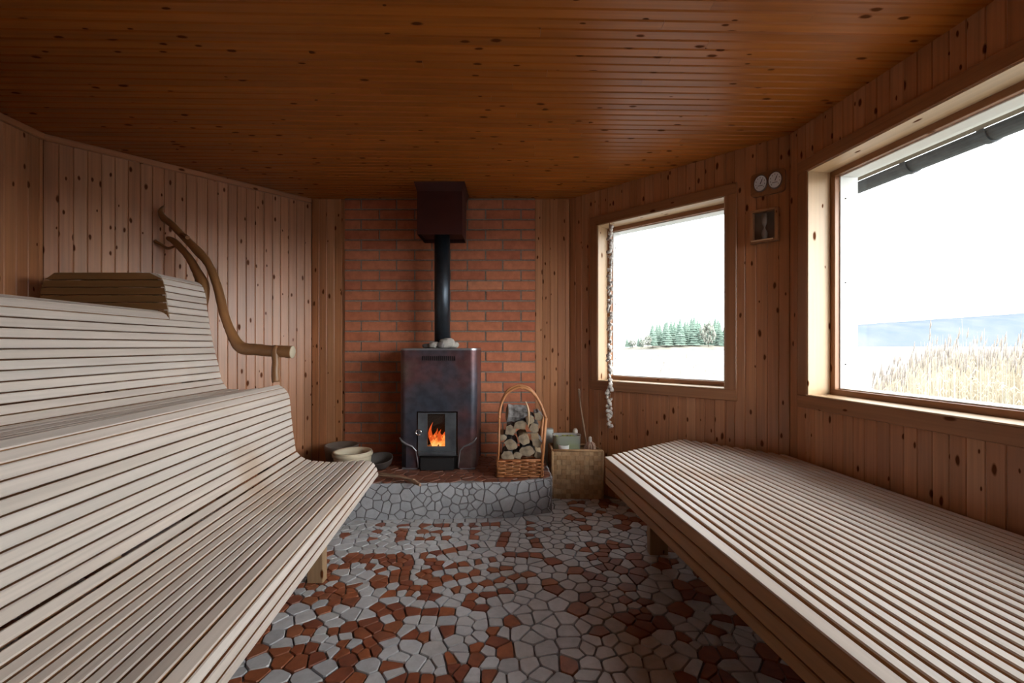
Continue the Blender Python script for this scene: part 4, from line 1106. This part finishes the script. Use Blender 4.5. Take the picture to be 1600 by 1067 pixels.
# eaves and gutter along the right wall
d2 = (P_r2 - P_r).normalized(); n2 = Vector((d2.y, -d2.x))
def W2(t, out, z): return v3(P_r + d2 * t - n2 * out, z)
ev = thing('eave', W2(1, .3, 2.0), kind='structure')
mb = MB()
mb.prism([W2(-.6, WT - .02, 2.06), W2(-.6, .60, 1.985), W2(-.6, .60, 2.03), W2(-.6, WT - .02, 2.16)], (0, 0, 0), v3(d2) * 3.3)
mb.build('soffit', M['soffit'], ev)
gt = thing('rain_gutter', W2(1, .6, 1.93), 'grey metal rain gutter seen through the top of the large window', 'gutter')
mb = MB(); cs = [(.05 * math.cos(a), .05 * math.sin(a)) for a in [PI + PI * k / 10 for k in range(11)]] + [(.046 * math.cos(a), .046 * math.sin(a)) for a in [2 * PI - PI * k / 10 for k in range(11)]]
mb.prism([W2(-.62, .655 + a, 1.985 + b) for a, b in cs], (0, 0, 0), v3(d2) * 3.3); mb.build('channel', M['gutter'], gt)
for t in (.02, .38, .95, 1.6, 2.3):
    mb = MB(); cs2 = [(.056 * math.cos(a), .056 * math.sin(a)) for a in [PI + PI * k / 10 for k in range(11)]] + [(.051 * math.cos(a), .051 * math.sin(a)) for a in [2 * PI - PI * k / 10 for k in range(11)]]
    mb.prism([W2(t, .655 + a, 1.985 + b) for a, b in cs2], (0, 0, 0), v3(d2) * .03); mb.build('bracket', M['gutter'], gt)
# far hill across the lake
mb = MB(); D = 900; rows = []
for k in range(81):
    x = 480 + k * 20.0; px = 800 + x / D * FPX
    y_top = 507 - (px - 1340) / 260 * 18 if px > 1340 else 507 + (1340 - px) * .06
    if px > 1640: y_top = 487 + (px - 1640) * .01
    y_top += 1.0 * noise.noise(Vector((k * .35, 0, 0))) + .5 * noise.noise(Vector((k * 1.3, 5, 0)))
    zt2 = EYE - (y_top - 540) / FPX * D * 1.35 if 0 else EYE - (y_top - 540) / FPX * (D + 150)
    rows.append([Vector((x, D, -2)), Vector((x, D + 30, zt2 * .45)), Vector((x * 1.08, D + 90, zt2 * .82)), Vector((x * 1.167, D + 150, zt2)), Vector((x * 1.25, D + 260, zt2 * .5)), Vector((x * 1.3, D + 300, -2))])
b0 = 0
for r_ in rows: mb.v += [tuple(p) for p in r_]
for k in range(80):
    for j in range(5): mb.face([k * 6 + j, (k + 1) * 6 + j, (k + 1) * 6 + j + 1, k * 6 + j + 1], None, 0, True)
o = mb.build('hill', M['hill']); o['kind'] = 'structure'
# wooded islet
IY = 260
mb = MB(); rg = []
for j, (s_, z_) in enumerate(((1, -1.4), (.97, -.6), (.8, .6), (.4, 1.4))):
    rg.append([Vector((118 + 52 * s_ * math.cos(2 * PI * k / 30), IY + 14 + 22 * s_ * math.sin(2 * PI * k / 30), z_)) for k in range(30)])
mb.rings(rg); o = mb.build('terrain_islet', M['isle']); o['kind'] = 'structure'
def spruce(h):
    t = MB(); t.tube([(0, 0, -.5), (0, 0, h * .97)], [.18, .04], 6)
    f = MB(); nl = 11
    for k in range(nl):
        z_ = h * (.10 + .80 * k / nl); r_ = h * .20 * (1 - k / nl) ** .8 + .25; n = 14
        lo = [Vector((r_ * R.uniform(.72, 1.12) * math.cos(2 * PI * i / n), r_ * R.uniform(.72, 1.12) * math.sin(2 * PI * i / n), z_ - h * .02 * R.random())) for i in range(n)]
        hi = [Vector((.12 * r_ * math.cos(2 * PI * i / n), .12 * r_ * math.sin(2 * PI * i / n), z_ + h * .16)) for i in range(n)]
        f.rings([lo, hi], sm=False)
    return f, t
def leafy(h):
    t = MB(); t.tube([(0, 0, -.5), (.2, 0, h * .5), (0, .1, h * .9)], [.16, .1, .03], 6)
    f = MB()
    for k in range(130):
        a, b, r_ = R.uniform(0, 2 * PI), R.uniform(-1, 1), h * .26 * R.uniform(.3, 1) ** .5
        c_ = Vector((r_ * math.cos(a) * math.sqrt(1 - b * b), r_ * math.sin(a) * math.sqrt(1 - b * b), h * .55 + h * .40 * b * R.uniform(.5, 1)))
        q_ = h * .026 * R.uniform(.6, 1.6); f.rings([[c_ + Vector((q_ * rr2 * math.cos(2 * PI * i / 6), q_ * rr2 * math.sin(2 * PI * i / 6), zz2 * q_ * 2.2)) for i in range(6)] for rr2, zz2 in ((.3, -.9), (1, -.2), (.9, .4), (.2, 1))], sm=False)
    return f, t
def make_tree(kind, h):
    f, t = spruce(h) if kind else leafy(h)
    root = thing('spruce' if kind else 'birch', (0, 0, 0))
    tag(root, 'dark green spruce on the wooded islet across the water' if kind else 'pale leafless birch among the spruces on the islet', 'tree', 'trees on the islet' if kind else 'birches on the islet')
    f.build('crown', M['spruce'] if kind else M['birch_tree'], root); t.build('trunk', M['trunk'], root); return root
protos = {1: [], 0: []}
def top_y(px):  # outline of the wood seen from the room
    pts_ = [(975, 533), (985, 524), (1005, 520), (1015, 507), (1040, 501), (1060, 498), (1090, 497), (1115, 494), (1136, 500), (1160, 498), (1180, 508), (1200, 520), (1220, 533)]
    for a, b in zip(pts_, pts_[1:]):
        if a[0] <= px <= b[0]: return a[1] + (b[1] - a[1]) * (px - a[0]) / (b[0] - a[0])
    return 533
PR_ = {(k, i): None for k in (0, 1) for i in range(2)}
for i in range(46):
    px = 978 + 240 * (i + R.random() * .8) / 46; kind = 0 if R.random() < .22 else 1
    Y = IY + (i % 4) * 11 + R.uniform(-2, 2) if kind else IY - R.uniform(0, 6)
    if kind == 0 and i % 4: pass
    z_top = EYE - (top_y(px) + R.uniform(-3, 6) + (7 if kind == 0 else 0) - 540) / FPX * Y; zb_ = -.2; h = max(2.5, z_top - zb_)
    key = (kind, i % 2)
    if PR_[key] is None: PR_[key] = make_tree(kind, 15.0); t_ = PR_[key]
    else: t_ = copy_tree(PR_[key])
    t_.location = ((px - 800) / FPX * Y, Y, zb_); s_ = h / 15.0; t_.scale = (max(s_, .5) * 1.15, max(s_, .5) * 1.15, s_); t_.rotation_euler.z = R.uniform(0, 6)
# reeds on the shore
def reeds(name, n, region, label):
    mb = MB()
    for k in range(n):
        x, y, ztop = region()
        lean = R.gauss(0, .05); h = ztop + 1.25; w_ = R.uniform(.003, .0055); ang = R.uniform(0, PI); cx_, sx_ = math.cos(ang) * w_, math.sin(ang) * w_
        b = len(mb.v)
        for zz, ww in ((-1.25, 1.2), (-1.25 + h * .6, 1), (ztop, .35)):
            t = (zz + 1.25) / h; ox = lean * t * t * h * .4
            for q_ in range(3): mb.v.append((x + ox + ww * w_ * math.cos(ang + q_ * 2.094), y + ww * w_ * math.sin(ang + q_ * 2.094), zz))
        for s_ in (0, 3):
            for q_ in range(3): mb.face([b + s_ + q_, b + s_ + (q_ + 1) % 3, b + s_ + 3 + (q_ + 1) % 3, b + s_ + 3 + q_], None, 0)
        # a few leaves
        for l_ in range(2):
            zl = -1.25 + h * R.uniform(.3, .85); t = (zl + 1.25) / h; ox = lean * t * t * h * .4; dx = R.choice((-1, 1)) * R.uniform(.08, .2); dy = R.uniform(-.1, .1)
            mb.poly([(x + ox, y, zl), (x + ox + dx * .5, y + dy * .5, zl + .12), (x + ox + dx, y + dy, zl + R.uniform(-.05, .12)), (x + ox + dx * .5, y + dy * .5, zl + .10)], None, 0)
        if R.random() < .35:
            ox = lean * h * .4
            mb.tube([(x + ox, y, ztop - .12), (x + ox + .02, y, ztop - .02), (x + ox + .03 + lean * .3, y, ztop + .10)], [.004, .013, .003], 5, 1, wob=.6)
    o = mb.build(name, [M['reed'], M['plume']]); tag(o, label, 'reeds', kind='stuff'); return o
def reg1():
    Y = R.uniform(7.5, 13); r = R.uniform(.80, 1.75) ; px = 800 + r * FPX
    yt = 562 + R.gauss(0, 9) - (6 if R.random() < .15 else 0)
    if R.random() < .10: yt -= R.uniform(8, 30)
    e = (px - 1368) / 90
    if e < 1: yt += (1 - max(e, 0)) * 46
    return r * Y, Y, EYE - (yt - 540) / FPX * Y
reeds('reed_bed', 7500, reg1, 'dense dry straw-coloured reeds standing outside the large window')
def reg2():
    Y = R.uniform(10, 16); r = R.uniform(.24, .56); yt = 552 + R.uniform(0, 30); return r * Y, Y, EYE - (yt - 540) / FPX * Y
reeds('reed_stalks', 90, reg2, 'sparse thin dry reeds outside the smaller window')
